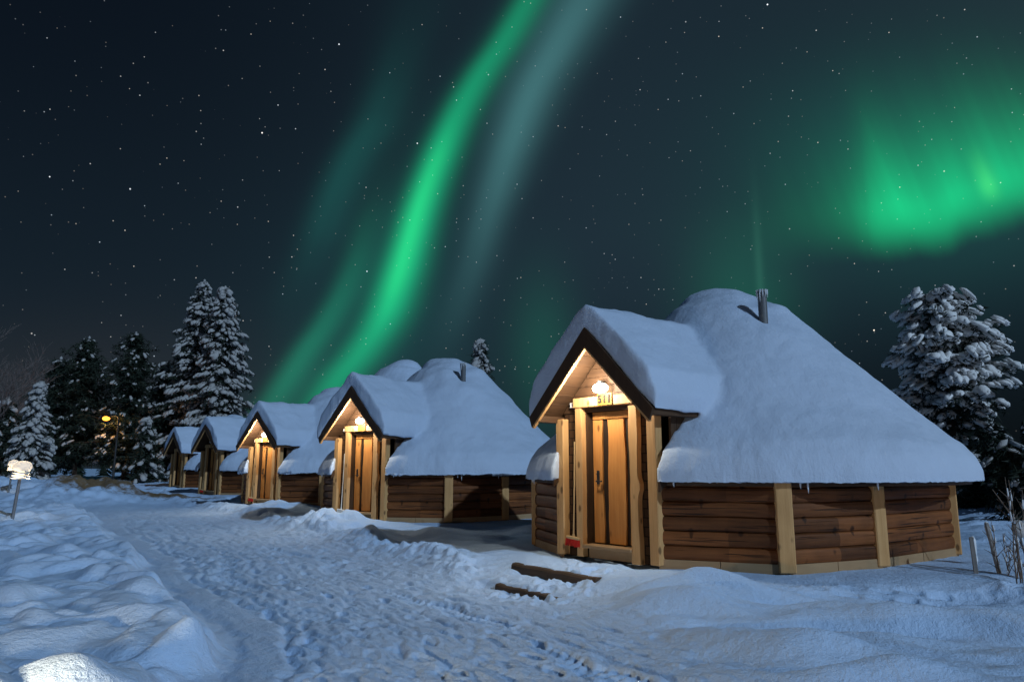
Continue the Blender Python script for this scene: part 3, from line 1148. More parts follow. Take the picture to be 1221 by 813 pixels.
    for sgn in (-1, 1):
        bm = bmesh.new()
        w = GW + .03
        a = (UC, GAZ + .03)
        b = (UC + sgn * w, GEZ - .0)
        dz = .255
        pts = [(a[0], 0, a[1]), (b[0], 0, b[1]), (b[0] - sgn * .06, 0, b[1] - dz * .62), (a[0], 0, a[1] - dz * 1.18)]
        add_prism(bm, pts, (0, GAP, 0), (0, GAP + .038, 0))
        link('barge_board', bm_mesh('barge_board', bm), M['dark_wood'], pr)
        bm = bmesh.new()
        pts = [(a[0], 0, a[1] - dz * 1.18 - .003), (b[0] - sgn * .06, 0, b[1] - dz * .62 - .003), (b[0] - sgn * .09, 0, b[1] - dz * .62 - .018), (a[0], 0, a[1] - dz * 1.18 - .03)]
        add_prism(bm, pts, (0, GAP + .004, 0), (0, GAP + .055, 0))
        link('barge_trim', bm_mesh('barge_trim', bm), M['pine'], pr)
        bm = bmesh.new()   # boxed eave
        ue = UC + sgn * (GW - .09)
        add_box(bm, (ue, (GAP - 2.2) / 2 + .03, GEZ - .03), (.17, abs(GAP + 2.2), .10), None)
        link('eave_box', bm_mesh('eave_box', bm), M['soffit'], pr)
    bm = bmesh.new()
    add_box(bm, (UC, -3.0, GAZ - .25), (.11, 1.9, .14))
    link('ridge_beam', bm_mesh('ridge_beam', bm), M['pine'], pr)

    # door frame and door
    fr = empty('door_frame')
    fr.parent = root
    link('frame_post', bm_mesh('frame_post', wavy_board_bm(-.59, -.455, .02, 2.30, -3.44, .10, .008, .008, 3, burl=None)), M['pine'], fr)
    link('frame_post', bm_mesh('frame_post', wavy_board_bm(.52, .66, .0, 2.28, -3.44, .10, .006, .014, 5, burl=(1.10, .045))), M['pine'], fr)
    bm = bmesh.new()
    add_box(bm, (.05, -3.50, 2.385), (1.36, .11, .155), None, .012)
    link('lintel', bm_mesh('lintel', bm), M['pine'], fr)
    bm = bmesh.new()
    add_box(bm, (.04, -3.46, .185), (.97, .24, .05), None, .008)
    add_box(bm, (.04, -3.40, .08), (.95, .06, .15), None)
    link('threshold', bm_mesh('threshold', bm), M['skirt'], fr)
    bm = bmesh.new()
    for u in (-.475, .535):
        add_box(bm, (u, -3.36, 1.23), (.05, .14, 2.06))
    add_box(bm, (.03, -3.36, 2.275), (1.06, .14, .05))
    link('jamb', bm_mesh('jamb', bm), M['dark_wood'], fr)
    dz0, dz1, dv = .23, 2.24, -3.30
    bm = bmesh.new()
    add_box(bm, (.03, dv + .025, (dz0 + dz1) / 2), (.95, .05, dz1 - dz0))
    door = link('door', bm_mesh('door_leaf', bm), M['door_dark'], root)
    link('board', bm_mesh('door_board', wavy_board_bm(-.40, -.205, dz0, dz1 - .13, dv, .03, .0, .016, 21)), M['pine_door'], door)
    link('board', bm_mesh('door_board', wavy_board_bm(-.085, .255, dz0 + .0, dz1 - .13, dv, .035, .016, .016, 22)), M['pine_door'], door)
    link('board', bm_mesh('door_board', wavy_board_bm(.335, .49, dz0, dz1 - .13, dv, .03, .010, .0, 23)), M['pine_door'], door)
    bm = bmesh.new()
    add_box(bm, (.045, dv - .018, dz1 - .06), (.89, .036, .115), None, .006)
    link('board', bm_mesh('door_board', bm), M['pine_door'], door)
    bm = bmesh.new()
    add_box(bm, (-.30, dv - .038, 1.22), (.055, .016, .21), None, .004)
    add_tube(bm, [(-.30, dv - .04, 1.16), (-.30, dv - .09, 1.16), (-.18, dv - .09, 1.16)], [.012, .012, .011], 8)
    add_tube(bm, [(-.30, dv - .045, 1.27), (-.30, dv - .06, 1.27)], [.022, .022], 10)
    link('handle', bm_mesh('door_handle', bm), M['metal_dark'], door)

    # porch lamp
    bm = bmesh.new()
    add_lathe(bm, [(0, 2.655), (.06, 2.655), (.065, 2.69), (0, 2.70)], 16, (LAMP_POS[0], -3.54))
    add_tube(bm, [(LAMP_POS[0] + .0, -3.44, 2.67), (LAMP_POS[0], -3.60, 2.68)], [.022, .022], 8)
    lamp = link('porch_lamp', bm_mesh('porch_lamp', bm), M['metal_dark'], root)
    bm = bmesh.new()
    r = bmesh.ops.create_uvsphere(bm, u_segments=20, v_segments=12, radius=1.0, matrix=Matrix.Translation((LAMP_POS[0], -3.555, 2.585)) @ Matrix.Diagonal((.15, .085, .08, 1)))
    link('bulb', bm_mesh('bulb', bm), M['glow_white'], lamp, smooth=True)
    point('porch_light', (LAMP_POS[0], -3.93, 2.60), 115.0, WARM, .07, root)
    point('porch_light', (LAMP_POS[0], -3.62, 2.74), 5.0, WARM, .04, root)
    # number plate and switch box
    bm = bmesh.new()
    add_box(bm, (.08, -3.566, 2.405), (.30, .018, .19), None, .004)
    pl = link('number_sign', bm_mesh('number_sign', bm), M['plate'], root)
    bm = bmesh.new()
    add_box(bm, (-.70, -3.47, 2.365), (.085, .07, .085), None, .008)
    link('switch_box', bm_mesh('switch_box', bm), M['white_plastic'], root)
    return root, pl


cab, plate = build_cabin()
CAB_LABELS = [
    'nearest log cabin with number sign 511 and its lamp lit above the door',
    'second log cabin of the row, lamp lit, white broom hanging by its door',
    'third log cabin of the row, lamp lit, red broom hanging by its door',
    'unlit log cabin fourth in the row, next past the last lit lamp',
    'farthest unlit log cabin at the end of the row below the snowy spruces']
roots = []
for i, (x, y, r, z0) in enumerate(CABINS):
    o = cab if i == 0 else copy_tree(cab)
    o.location = (x, y, z0)
    o.rotation_euler = (0, 0, r)
    tag(o, CAB_LABELS[i], 'cabin', 'log cabins standing in a row beside the snowy path')
    roots.append(o)
    if i > 0:       # each hut carries its own snow
        for ch in children(o):
            for g in children(ch):
                if g.name.startswith('roof_snow'):
                    me = g.data.copy()
                    nv = len(me.vertices)
                    co, no = np.empty(nv * 3, np.float32), np.empty(nv * 3, np.float32)
                    me.vertices.foreach_get('co', co)
                    me.vertex_normals.foreach_get('vector', no)
                    co, no = co.reshape(-1, 3).astype(float), no.reshape(-1, 3)
                    k = .075 * pn3(co * .75 + i * 13.7) + .03 * pn3(co * 2.1 + i * 5.1)
                    me.vertices.foreach_set('co', (co + no * k[:, None]).astype(np.float32).ravel())
                    me.update()
                    g.data = me
    if i >= 3:
        for ch in children(o):
            if ch.type == 'LIGHT':
                bpy.data.objects.remove(ch)
            elif ch.name.startswith('porch_lamp'):
                for g in children(ch):
                    me = g.data.copy()
                    me.materials.clear()
                    me.materials.append(M['globe_off'])
                    g.data = me
digits('511', .165, (.08, -3.578, 2.405), PI / 2, plate, 'number')

# a larger snow-covered hut on the rise behind
hut = empty('round_hut', (HILL[0], HILL[1], HILL[2] - .1), .3)
for ch in children(cab):
    base = ch.name.split('.')[0]
    if base in ('wall', 'corner_post', 'skirting_board', 'roof') and ch.data.name != 'shingled_front_wall':
        c = ch.copy()
        COL.objects.link(c)
        c.parent = hut
        for g in children(ch):
            if g.name.split('.')[0] == 'roof_snow':
                k = g.copy()
                COL.objects.link(k)
                k.parent = c
hut.scale = (1.4, 1.4, 1.4)
hut.rotation_euler.z = PI
tag(hut, 'rounded snow-covered roof of a large hut showing behind the second lit cabin', 'hut')

# ------------------------------------------------------------------ brooms beside the doors
def build_broom(head_mat, bristle_mat):
    root = empty('broom')
    bm = bmesh.new()
    add_tube(bm, [(0, 0, .30), (.004, .0, 1.1), (0, .0, 1.78)], [.0135, .0125, .012], 10)
    link('handle', bm_mesh('broom_handle', bm), M['handle'] if head_mat is None else head_mat, root, smooth=False)
    bm = bmesh.new()
    add_box(bm, (0, 0, .285), (.30, .065, .05), Matrix.Rotation(.06, 3, 'Y'), .012)
    add_tube(bm, [(0, 0, .29), (0, 0, .345)], [.024, .019], 10)
    link('head', bm_mesh('broom_head', bm), M['handle'] if head_mat is None else head_mat, root)
    bm = bmesh.new()
    rg = random.Random(5)
    for i in range(26):
        for j in range(4):
            x = -.14 + .28 * i / 25
            y = -.024 + .048 * j / 3
            dx, dy = rg.uniform(-.012, .012) + x * .12, rg.uniform(-.012, .012) + y * .4
            zt_ = .265 - x * .06
            add_tube(bm, [(x, y, zt_), (x + dx, y + dy, zt_ - .10 + rg.uniform(-.012, .012))], [.0065, .0055], 4)
    link('bristles', bm_mesh('broom_bristles', bm), bristle_mat, root)
    return root


def cab_point(i, u, v, z):
    x, y, r, z0 = CABINS[i]
    return (x + u * math.cos(r) - v * math.sin(r), y + u * math.sin(r) + v * math.cos(r), z + z0)


broom = build_broom(None, M['bristle_red'])
BROOMS = [('broom with red bristles and wooden handle hanging by the door of cabin 511', None),
          ('white broom hanging by the door of the second lit cabin', 'w'),
          ('red broom hanging by the door of the third lit cabin', None),
          ('red broom hanging in the dark by the door of the fourth cabin', None)]
for i, (lab, kind) in enumerate(BROOMS):
    if i == 0: o = broom
    elif kind == 'w': o = build_broom(M['bristle_white'], M['bristle_white'])
    else: o = copy_tree(broom)
    o.location = cab_point(i, -.675, -3.535, .0 if i == 0 else -.05)
    o.rotation_euler = (math.radians(-1.2), math.radians(.8), CABINS[i][2])
    tag(o, lab, 'broom', 'brooms hanging beside the cabin doors')

# ------------------------------------------------------------------ timber steps up to cabin 511
steps = empty('timber_steps', (.58, 10.75, -.1))
tag(steps, 'two dark half-buried timber steps in the snow before cabin 511', 'steps')


def beam(name, p0, p1, hgt, dep, mat, parent, org):
    p0, p1 = Vector(p0) - Vector(org), Vector(p1) - Vector(org)
    e = (p1 - p0)
    ln = e.length
    e.normalize()
    nr = Vector((e.y, -e.x, 0)).normalized()
    up = nr.cross(e) if nr.cross(e).z > 0 else -nr.cross(e)
    bm = bmesh.new()
    sec = []
    for k in range(12):
        a = 2 * PI * k / 12
        ca, sa = math.cos(a), math.sin(a)
        sec.append((dep * .5 * math.copysign(abs(ca) ** .55, ca), hgt * .5 * math.copysign(abs(sa) ** .55, sa)))
    rings = []
    for i in range(9):
        p = p0 + e * ln * i / 8
        j = .008 * math.sin(i * 2.3 + ln)
        rings.append([bm.verts.new(p + nr * (a + j) + up * (b + j)) for a, b in sec])
    for a, b in zip(rings, rings[1:]):
        for k in range(12):
            bm.faces.new((a[k], a[(k + 1) % 12], b[(k + 1) % 12], b[k]))
    bm.faces.new(rings[0][::-1])
    bm.faces.new(rings[-1])
    return link(name, bm_mesh(name, bm), mat, parent)


o_ = steps.location
P0, P1 = np.array([.06, 11.45]), np.array([1.16, 9.98])
beam('tread', (*P0, -.155), (*P1, -.165), .22, .17, M['weathered'], steps, o_)
P0, P1 = np.array([-.16, 10.62]), np.array([.66, 9.55])
beam('tread', (*P0, -.285), (*P1, -.30), .13, .18, M['weathered'], steps, o_)

# ------------------------------------------------------------------ frosted stakes and dry stems on the right
STK = [((1165, 690), (1158, 640), 'shorter grey stake leaning in the snow right of cabin 511'),
       ((1194, 690), (1176, 623), 'taller frosted grey stake leaning in the snow right of cabin 511')]
for (b, t, lab) in STK:
    Yd = 10.1
    pb, ptop = at(*b, Yd), at(*t, Yd + .12)
    pb[2] = gz(pb[0], pb[1]) - .12
    root = empty('wooden_stake', pb)
    tag(root, lab, 'stake', 'stakes standing in the snow')
    d = Vector(ptop - pb)
    ax = d.normalized()
    q = ax.to_track_quat('Z', 'Y').to_matrix()
    bm = bmesh.new()
    add_box(bm, d * .5, (.055, .038, d.length), q, .006)
    link('shaft', bm_mesh('stake_shaft', bm), M['stake'], root)
    bm = bmesh.new()
    pts = [d * f + q @ Vector((-.018, -.015, 0)) for f in (.38, .5, .65, .8, .93, 1.02)]
    add_tube(bm, pts, [.014, .030, .026, .033, .036, .016], 7)
    link('frost', bm_mesh('stake_frost', bm), M['frost'], root, smooth=True)


def dry_plant(name, base, stems, h, spread, seed, label, frost=True, group=None):
    rg = random.Random(seed)
    root = empty(name, base)
    tag(root, label, 'dry plant', group)
    for k in range(stems):
        a = rg.uniform(0, 2 * PI)
        hh = h * rg.uniform(.55, 1.0)
        sp = spread * rg.uniform(.2, 1)
        p = Vector((rg.uniform(-.12, .12), rg.uniform(-.1, .1), -.1))
        pts = [p.copy()]
        for j in range(1, 6):
            pts.append(p + Vector((math.cos(a) * sp * (j / 5) ** 1.5 + rg.uniform(-.012, .012), math.sin(a) * sp * (j / 5) ** 1.5, hh * j / 5)))
        bm = bmesh.new()
        add_tube(bm, pts, [.010, .009, .008, .006, .005, .003], 5)
        for j in range(1, 5):
            for q_ in range(2):
                b_ = pts[j]
                e_ = b_ + Vector((rg.uniform(-.12, .12), rg.uniform(-.12, .12), rg.uniform(.08, .2)))
                add_tube(bm, [b_, (b_ + e_) / 2 + Vector((0, 0, .01)), e_], [.005, .004, .002], 4)
        st = link('stem', bm_mesh('stem', bm), M['twig'], root)
        if frost:
            bm = bmesh.new()
            for j in range(1, 5):
                b_ = pts[j] + Vector((rg.uniform(-.01, .01), 0, .02))
                add_tube(bm, [b_, b_ + (pts[j + 1] - pts[j]) * .45], [.013, .008], 5)
            link('frost', bm_mesh('frost', bm), M['frost'], st, smooth=True)
    return root


for k, (px, Yd, h, n_, lab) in enumerate([
        (1203, 10.0, .85, 5, 'frosted dry stems sticking up beside the taller stake'),
        (1219, 9.6, 1.5, 5, 'tallest dry stems at the right edge of the snow')]):
    p = at(px, 690, Yd)
    p[2] = gz(p[0], p[1])
    dry_plant('dry_stems', p, n_, h, .16, 40 + k, lab, group='dry stems in the snow')
p = at(1222, 690, 10.8)
p[2] = gz(p[0], p[1])
root = empty('bent_branch', p)
tag(root, 'long thin bare branch bending towards the cabin corner at the right edge', 'branch')
bm = bmesh.new()
e = [Vector(at(x, y, Yd)) - Vector(p) for x, y, Yd in ((1222, 660, 10.8), (1213, 628, 10.6), (1203, 610, 10.5), (1190, 592, 10.4), (1183, 583, 10.4))]
add_tube(bm, [Vector((0.05, 0, -.1))] + e, [.016, .014, .011, .008, .006, .003], 6)
link('stem', bm_mesh('branch_stem', bm), M['twig'], root)
bm = bmesh.new()
bmesh.ops.create_icosphere(bm, subdivisions=2, radius=1, matrix=Matrix.Translation(e[1] + Vector((.02, 0, -.03))) @ Matrix.Diagonal((.10, .07, .13, 1)))
link('snow_clump', bm_mesh('snow_clump', bm), M['tree_snow'], root, smooth=True)


# ------------------------------------------------------------------ bollard lamps
def build_bollard():
    root = empty('bollard_lamp')
    bm = bmesh.new()
    add_tube(bm, [(0, 0, -.3), (0, 0, 1.12)], [.045, .042], 14)
    link('post', bm_mesh('bollard_post', bm), M['metal_grey'], root, smooth=False)
    bm = bmesh.new()
    add_lathe(bm, [(0, 1.12), (.075, 1.12), (.085, 1.16), (.085, 1.34), (0, 1.34)], 20)
    link('diffuser', bm_mesh('bollard_diffuser', bm), M['glow_bollard'], root, smooth=True)
    for k in range(3):
        z = 1.12 + k * .075
        bm = bmesh.new()
        add_lathe(bm, [(.09, z + .035), (.245 - .012 * k, z), (.248 - .012 * k, z + .012), (.095, z + .05)], 24)
        link('louvre', bm_mesh('bollard_louvre', bm), M['white_plastic'], root, smooth=True)
    bm = bmesh.new()
    add_lathe(bm, [(.13, 1.335), (.21, 1.335), (.215, 1.36), (.13, 1.37)], 24)
    link('cap', bm_mesh('bollard_cap', bm), M['white_plastic'], root)
    bm = bmesh.new()
    bmesh.ops.create_icosphere(bm, subdivisions=3, radius=1, matrix=Matrix.Translation((.01, 0, 1.44)) @ Matrix.Diagonal((.255, .245, .19, 1)))
    for v in bm.verts:
        v.co += Vector((0, 0, .03 * v.co.x / .25 + .006 * math.sin(v.co.y * 12)))
        v.co.z = max(v.co.z, 1.368)
    link('snow_cap', bm_mesh('bollard_snow', bm), M['cap_snow'], root, smooth=True)
    point('bollard_light', (0, 0, 1.45), 2.0, (1.0, .78, .50), .05, root)
    for k in range(3):
        a = k * 2 * PI / 3 + .4
        point('bollard_light', (.29 * math.cos(a), .29 * math.sin(a), 1.20), 5.0, (1.0, .76, .48), .05, root)
    return root


bol = build_bollard()
nb = ground_pt = None
BOL = [(-14.2, 21.3, 1.0, 'lit bollard lamp with a snow cap at the left edge, nearer of the two'),
       (-24.35, 36.0, 1.0, 'lit bollard lamp half hidden behind the nearer one at the left edge'),
       (-3.35, 3.35, 1.0, 'bollard lamp lighting the snow hump at the lower left')]
for k, (x, y, sc, lab) in enumerate(BOL):
    o = bol if k == 0 else copy_tree(bol)
    o.location = (x, y, gz(x, y) - (.72 if k == 2 else .02))
    if k == 0: o.rotation_euler = (0, math.radians(4), 0)
    tag(o, lab, 'bollard lamp', 'bollard lamps along the paths')
    if k == 2:      # the one close by is the brighter kind
        for ch in children(o):
            if ch.type == 'LIGHT':
                ch.data = ch.data.copy()
                ch.data.energy *= 24.0

# ------------------------------------------------------------------ street lamp among the trees
def street_lamp(x, y, hz_, label, power, col, glow):
    o = empty('street_lamp', (x, y, gz(x, y)))
    tag(o, label, 'street lamp')
    bm = bmesh.new()
    add_tube(bm, [(0, 0, -.2), (0, 0, hz_ * .5), (0, 0, hz_ + .1), (-.25, 0, hz_ + .28), (-.75, 0, hz_ + .2)], [.09, .075, .06, .045, .04], 10)
    link('pole', bm_mesh('street_lamp_pole', bm), M['metal_dark'], o)
    bm = bmesh.new()
    add_box(bm, (-.9, 0, hz_ + .19), (.6, .26, .10), None, .03)
    link('lamp_head', bm_mesh('street_lamp_head', bm), M['metal_dark'], o)
    bm = bmesh.new()
    bmesh.ops.create_uvsphere(bm, u_segments=16, v_segments=10, radius=1, matrix=Matrix.Translation((-.9, -.06, hz_ + .06)) @ Matrix.Diagonal((.27, .20, .17, 1)))
    link('bulb', bm_mesh('street_lamp_bulb', bm), glow, o, smooth=True)
    point('street_light', (-.9, -.35, hz_ - .25), power, col, .12, o)


sl_p = at(127, 500, 55.0)
street_lamp(sl_p[0] + .9, sl_p[1], sl_p[2] - gz(sl_p[0], sl_p[1]), 'glowing yellow street lamp among the dark trees at the left', 150.0, (1.0, .50, .12), M['glow_sodium'])
street_lamp(14.2, 5.6, 2.7, 'warm lamp on a pole out to the right, lighting the side of cabin 511', 260.0, (1.0, .82, .60), M['glow_white'])


# ------------------------------------------------------------------ trees
def ico(sub):
    bm = bmesh.new()
    bmesh.ops.create_icosphere(bm, subdivisions=sub, radius=1)
    bm.verts.ensure_lookup_table()
    V = np.array([v.co for v in bm.verts])
    Fq = np.array([[v.index for v in f.verts] for f in bm.faces])
    bm.free()
    return V, Fq


ICO1, ICO2 = ico(1), ico(2)


class Soup:
    def __init__(self):
        self.v, self.f, self.n = [], [], 0

    def add(self, V, Fq):
        self.v.append(V)
        self.f.append(Fq + self.n)
        self.n += len(V)

    def blob(self, c, s, fwd, rg, hi=False, rough=.35):
        V, Fq = ICO2 if hi else ICO1
        P = V.copy()
        off = rg.uniform(0, 50, 3)
        k = 1 + rough * pn3(V * 1.7 + off) + rough * .5 * pn3(V * 3.9 + off)
        P = P * k[:, None]
        P[:, 2] = np.where(P[:, 2] < 0, P[:, 2] * .75, P[:, 2])
        P = P * np.array(s)
        f = fwd / (np.linalg.norm(fwd) + 1e-9)
        sd = np.cross([0, 0, 1.0], f)
        sd /= np.linalg.norm(sd) + 1e-9
        up = np.cross(f, sd)
        self.add(P[:, :1] * f + P[:, 1:2] * sd + P[:, 2:] * up + c, Fq)

    def tris(self, A, B, C):
        k = len(A)
        V = np.concatenate([A, B, C])
        i = np.arange(k)
        self.add(V, np.stack([i, i + k, i + 2 * k], 1))

    def mesh(self, name):
        return arr_mesh(name, np.concatenate(self.v), np.concatenate(self.f))


def needles(soup, pts, n_, ln, wd, rg, droop=.35):
    """tufts of thin blades round each point of pts (k,3)"""
    k = len(pts)
    P = np.repeat(pts, n_, 0) + rg.normal(size=(k * n_, 3)) * ln * .22
    D = rg.normal(size=(k * n_, 3))
    D[:, 2] = D[:, 2] * .6 - droop
    D /= np.linalg.norm(D, axis=1)[:, None]
    W = np.cross(D, rg.normal(size=(k * n_, 3)))
    W /= np.linalg.norm(W, axis=1)[:, None] + 1e-9
    L = ln * rg.uniform(.5, 1.2, (k * n_, 1))
    soup.tris(P - W * wd, P + W * wd, P + D * L)


def conifer(name, label, loc, H, R, seed, snow=1.0, unit=.5, shape='spruce', clear=.05, dens=1.0, hi=False, group=None, cat='tree', lean=0.0, whorl=None, dark=1.0, top_r=.0):
    """spruce or pine: trunk with limbs, crown of needles, heaps of snow on the limbs"""
    rg = np.random.default_rng(seed)
    root = empty(name, loc)
    tag(root, label, cat, group)
    bm = bmesh.new()
    kb = 9
    tp = [(lean * H * (i / kb) ** 2 + .02 * H * .1 * math.sin(i * 1.7 + seed), .01 * H * math.sin(i * 1.1 + seed), H * i / kb * .985 - (.3 if i == 0 else 0)) for i in range(kb + 1)]
    tr = [max(.02, .017 * H * (1 - i / kb) ** .8) for i in range(kb + 1)]
    add_tube(bm, tp, tr, 8)
    nd, sn = Soup(), Soup()
    tpa = np.array(tp)

    def trunk_at(t):
        return np.array([np.interp(t, np.linspace(0, 1, kb + 1), tpa[:, i]) for i in range(3)])
    lv = []
    t = clear
    while t < .985:
        lv.append(t)
        t += (whorl or .52 * unit * 1.0) / H * rg.uniform(.7, 1.3) * (1.0 - .45 * t)
    limb_every = 0
    for t in lv:
        if shape == 'spruce':
            prof = (1 - t) ** .70 * (.55 + .45 * min(1, (t - clear) / .12 + .25)) + top_r * (1 - t)
        elif shape == 'pine':
            s = (t - clear) / (1 - clear)
            prof = max(.55, 1 - s ** 5) * (.62 + .38 * min(1, s / .35))
        else:
            s = (t - clear) / (1 - clear)
            prof = (1 - s) ** .6 * (.75 + .25 * min(1, s / .2)) * rg.uniform(.65, 1.25)
        nb_ = max(3, int(round(dens * rg.uniform(4.5, 7.5) * (.55 + .45 * prof))))
        a0 = rg.uniform(0, 2 * PI)
        p0 = trunk_at(t)
        for b in range(nb_):
            a = a0 + 2 * PI * b / nb_ + rg.uniform(-.45, .45)
            ln = max(.10 * R, R * prof * (rg.uniform(.66, 1.12) if shape == 'pine' else rg.uniform(.42, 1.28) if shape != 'pine_tall' else rg.uniform(.4, 1.2)))
            el = (.30 - .85 * (1 - t) + rg.uniform(-.18, .18)) if shape == 'spruce' else (.18 + .5 * (t - .5) + rg.uniform(-.25, .2))
            dr = np.array([math.cos(a), math.sin(a), 0])
            m_ = max(3, int(ln / (unit * .55)))
            ss = np.linspace(.12, 1.0, m_)
            sag = (.26 if shape == 'spruce' else .16) * ln
            pts = p0 + dr * (ss[:, None] * ln) + np.stack([0 * ss, 0 * ss, ss * ln * math.sin(el) * .8 - sag * ss ** 2.0 + .12 * ln * ss ** 4], 1)
            pts += rg.normal(size=pts.shape) * .05 * unit
            limb_every += 1
            add_limb = (limb_every % 2 == 0)
            if add_limb:
                add_tube(bm, [tuple(p0), tuple(pts[m_ // 2]), tuple(pts[-1])], [.0035 * H * (1 - t) + .02, .012 + .002 * H * (1 - t), .008], 4, cap=False)
            # side sprays
            sdv = np.array([-dr[1], dr[0], 0])
            w = .34 * ln * (1 - ss * .55)
            allp = [pts]
            for sg in (-1, 1):
                allp.append(pts + sdv * (sg * w * rg.uniform(.4, 1.0, m_))[:, None] + np.array([0, 0, -1.0]) * (.14 * w)[:, None])
            allp = np.concatenate(allp)
            needles(nd, allp, 5 if hi else 4, unit * .85, unit * .085, rg, .45)
            if snow > 0:
                for q in range(len(allp)):
                    isx = q % m_
                    pr = snow * (.35 + .55 * ss[isx]) * (1.0 if q < m_ else .8)
                    if shape == 'pine': pr *= .25 + .75 * float(np.clip((t - .30) / .25, 0, 1))
                    if rg.uniform() < pr:
                        sz = unit * rg.uniform(.34, .72) * (.62 if shape == 'pine_tall' else 1.0)
                        fw = dr * .9 + np.array([rg.normal() * .25, rg.normal() * .25, -.25 - .75 * ss[isx] * rg.uniform(.2, 1)])
                        c = allp[q] + np.array([0, 0, sz * .42])
                        sn.blob(c, (sz * rg.uniform(.8, 1.6), sz * rg.uniform(.5, .95), sz * rg.uniform(.36, .56)), fw, rg, hi)
                        if rg.uniform() < .5:
                            # a finger of snow hanging over the tip of the spray
                            sn.blob(c + dr * sz * .75 - np.array([0, 0, sz * .5]), (sz * .34, sz * .32, sz * .62), dr, rg, False, .25)
    if snow > 0:
        ptop = trunk_at(1.0)
        for k in range(3):
            sn.blob(ptop - np.array([0, 0, unit * .55 * k - .1 * unit]), (unit * (.22 + .1 * k), unit * (.2 + .1 * k), unit * .34), np.array([1.0, 0.2, 0]), rg, hi)
    link('trunk', bm_mesh('trunk', bm), M['bark'], root)
    cr = link('crown', nd.mesh('crown'), M['needle'], root)
    if snow > 0 and sn.n:
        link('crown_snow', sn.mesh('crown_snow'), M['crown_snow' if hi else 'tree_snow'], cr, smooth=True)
    return root


def place(px, top, Y, half, px_base=None):
    """position, height and radius of a tree from where its top and flank show"""
    tpt = at(px, top, Y)
    x, y = tpt[0], Y
    g = gz(x, y)
    return (x, y, g), tpt[2] - g, half / 870.0 * Y


def tree(name, label, px, top, Y, half, seed, **kw):
    loc, H, R = place(px, top, Y, half)
    return conifer(name, label, loc, H, R, seed, **kw)


TG = 'trees behind the row of cabins'
tree('snowy_spruce', 'tall snow-laden spruce, left and taller of the twin tops over the last cabins', 245, 333, 60, 58, 101, snow=.62, unit=.52, group=TG)
tree('snowy_spruce', 'tall snow-laden spruce, right of the twin tops over the last cabins', 270, 341, 57, 52, 102, snow=.72, unit=.52, group=TG)
tree('dark_pine', 'dark conifer with thin snow on its limbs, just right of the street lamp', 163, 396, 58, 54, 103, snow=.16, unit=.55, shape='pine_tall', clear=.12, group=TG)
tree('dark_pine', 'broad dark conifer behind the street lamp, left of its glow', 106, 401, 61, 54, 104, snow=.08, unit=.6, shape='pine_tall', clear=.14, group=TG)
tree('dark_pine', 'dark conifer between the bare birch and the street lamp', 72, 426, 62, 38, 105, snow=.08, unit=.6, shape='pine_tall', clear=.1, group=TG)
tree('small_spruce', 'small snow-laden spruce left of the street lamp, above the mound', 48, 456, 43, 27, 106, snow=.8, unit=.40, group=TG)
tree('dark_spruce', 'dark spruce wedged between the street lamp pine and the twin spruces', 196, 432, 64, 44, 107, snow=.25, unit=.6, group=TG)
tree('dark_spruce', 'low dark spruce in front of the bare birch at the left edge', 8, 478, 52, 40, 108, snow=.10, unit=.6, group=TG)
tree('dark_spruce', 'dark low spruce right beside the farthest cabin', 176, 500, 54, 26, 109, snow=.15, unit=.5, group=TG)
tree('round_pine', 'broad snow-laden pine standing right behind cabin 511', 1119, 349, 27, 66, 110, snow=1.0, unit=.34, shape='pine', clear=.28, dens=1.1, hi=True, whorl=.36, group=TG)
tree('snowy_pine', 'dark pine with snow clumps at the right edge, cut by the frame', 1250, 425, 24, 52, 111, snow=.45, unit=.40, shape='pine_tall', clear=.12, hi=True, group=TG)
tree('dark_spruce', 'dark low spruce between the snowy pine and the right edge', 1178, 500, 29, 46, 112, snow=.06, unit=.5, dens=1.3, group=TG)
tree('dark_spruce', 'dark low spruce just past the right corner of cabin 511', 1140, 520, 31, 50, 116, snow=.04, unit=.5, dens=1.3, group=TG)
for k_, (px_, top_, Y_, hf_) in enumerate(((1162, 545, 23, 36), (1196, 530, 22, 44), (1222, 556, 19.5, 40), (1252, 520, 21, 50), (1128, 556, 25, 40))):
    tree('dark_thicket', ['dark bushy young spruce closest to the eave corner of cabin 511', 'dark bushy young spruce behind the taller stake', 'dark bushy young spruce behind the dry stems', 'dark bushy young spruce cut by the right frame edge', 'dark bushy young spruce hidden behind the right eave of cabin 511'][k_],
         px_, top_, Y_, hf_, 130 + k_, snow=.03, unit=.36, dens=1.5, clear=.02, group=TG)
tree('snowy_spruce', 'snowy spruce tip peeping over the chimney of the second cabin', 573, 404, 36, 34, 113, snow=.5, unit=.36, group=TG)


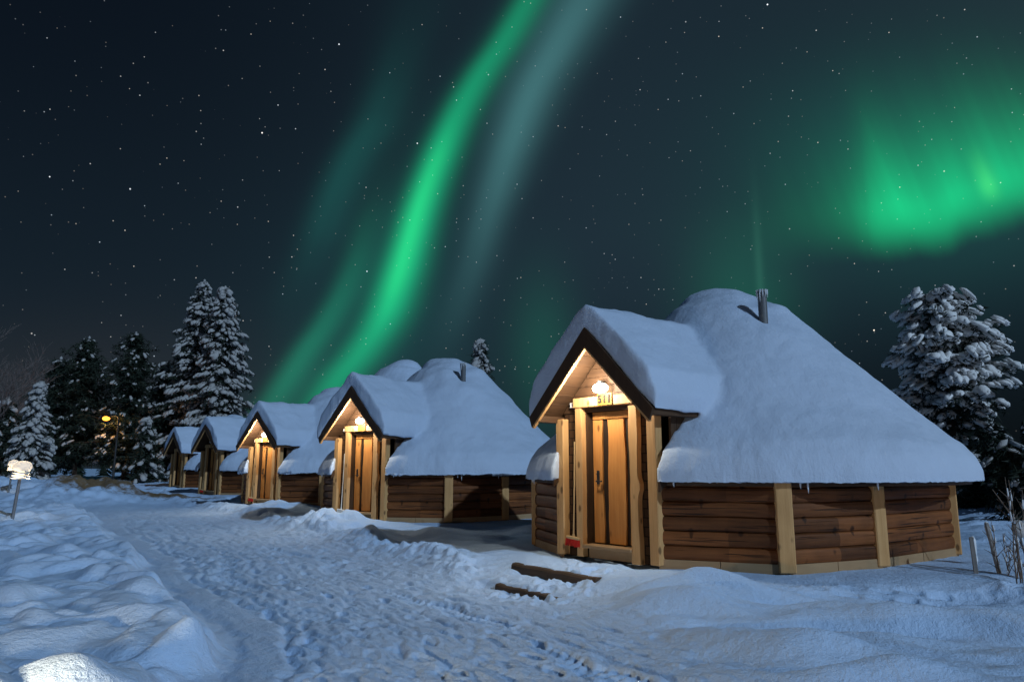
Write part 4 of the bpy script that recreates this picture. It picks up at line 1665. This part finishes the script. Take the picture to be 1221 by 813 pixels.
def bare_tree(name, label, loc, H, seed, group, twig=None):
    rg = random.Random(seed)
    root = empty(name, loc)
    tag(root, label, 'tree', group)
    tb, cb = bmesh.new(), bmesh.new()

    def grow(bm, p, d, ln, r, lvl):
        pts, rs = [p.copy()], [r]
        k = 4
        for i in range(k):
            d = (d + Vector((rg.uniform(-.16, .16), rg.uniform(-.16, .16), rg.uniform(-.02, .12)))).normalized()
            p = p + d * (ln / k)
            pts.append(p.copy())
            rs.append(r * (1 - .55 * (i + 1) / k))
            if lvl < 4:
                for q in range(2 if lvl < 2 else rg.choice((1, 2))):
                    if i == 0 and lvl == 0: continue
                    a = rg.uniform(0, 2 * PI)
                    sp = rg.uniform(.5, .95)
                    nd_ = (d + Vector((math.cos(a) * sp, math.sin(a) * sp, rg.uniform(-.1, .35)))).normalized()
                    grow(cb, p.copy(), nd_, ln * rg.uniform(.42, .66), rs[-1] * .55, lvl + 1)
        add_tube(bm, pts, [max(x, .012) for x in rs], 6 if lvl < 2 else 3, cap=False)
    grow(tb, Vector((0, 0, -.2)), Vector((0.03, 0, 1)), H * .72, H * .016, 0)
    zm = max(v.co.z for b_ in (tb, cb) for v in b_.verts)
    for b_ in (tb, cb):
        for v in b_.verts: v.co *= H / zm
    link('trunk', bm_mesh('birch_trunk', tb), M['bark_birch'], root)
    link('crown', bm_mesh('birch_crown', cb), twig or M['bark_birch'], root)
    return root


loc, H, R = place(10, 384, 52, 30)
bare_tree('bare_birch', 'bare leafless birch at the left edge against the night sky', loc, H, 9, TG)


# the far wood all round: one mass nobody could count
def far_wood():
    rg = np.random.default_rng(55)
    sp = Soup()
    for k in range(420):
        a = rg.uniform(-PI, PI)
        d = rg.uniform(95, 150)
        x, y = d * math.sin(a), d * math.cos(a)
        h = rg.uniform(4.5, 8.5) * (.8 if abs(a) < .3 else 1.0)
        n_ = 130
        t = rg.uniform(0, 1, n_) ** .8
        rr = h * .24 * (1 - t) + .15
        an = rg.uniform(0, 2 * PI, n_)
        base = np.stack([x + 0 * t, y + 0 * t, t * h], 1)
        tip = base + np.stack([np.cos(an) * rr, np.sin(an) * rr, -.25 * rr - .05], 1)
        up = base + np.array([0, 0, .055 * h])
        sd = np.stack([-np.sin(an), np.cos(an), 0 * an], 1) * (.22 * rr[:, None] + .12)
        sp.tris(up, tip - sd, tip + sd)
    me = sp.mesh('far_wood')
    o = link('distant_wood', me, M['needle'])
    tag(o, 'dark distant wood along the horizon behind the cabins', 'wood', kind='stuff')


far_wood()
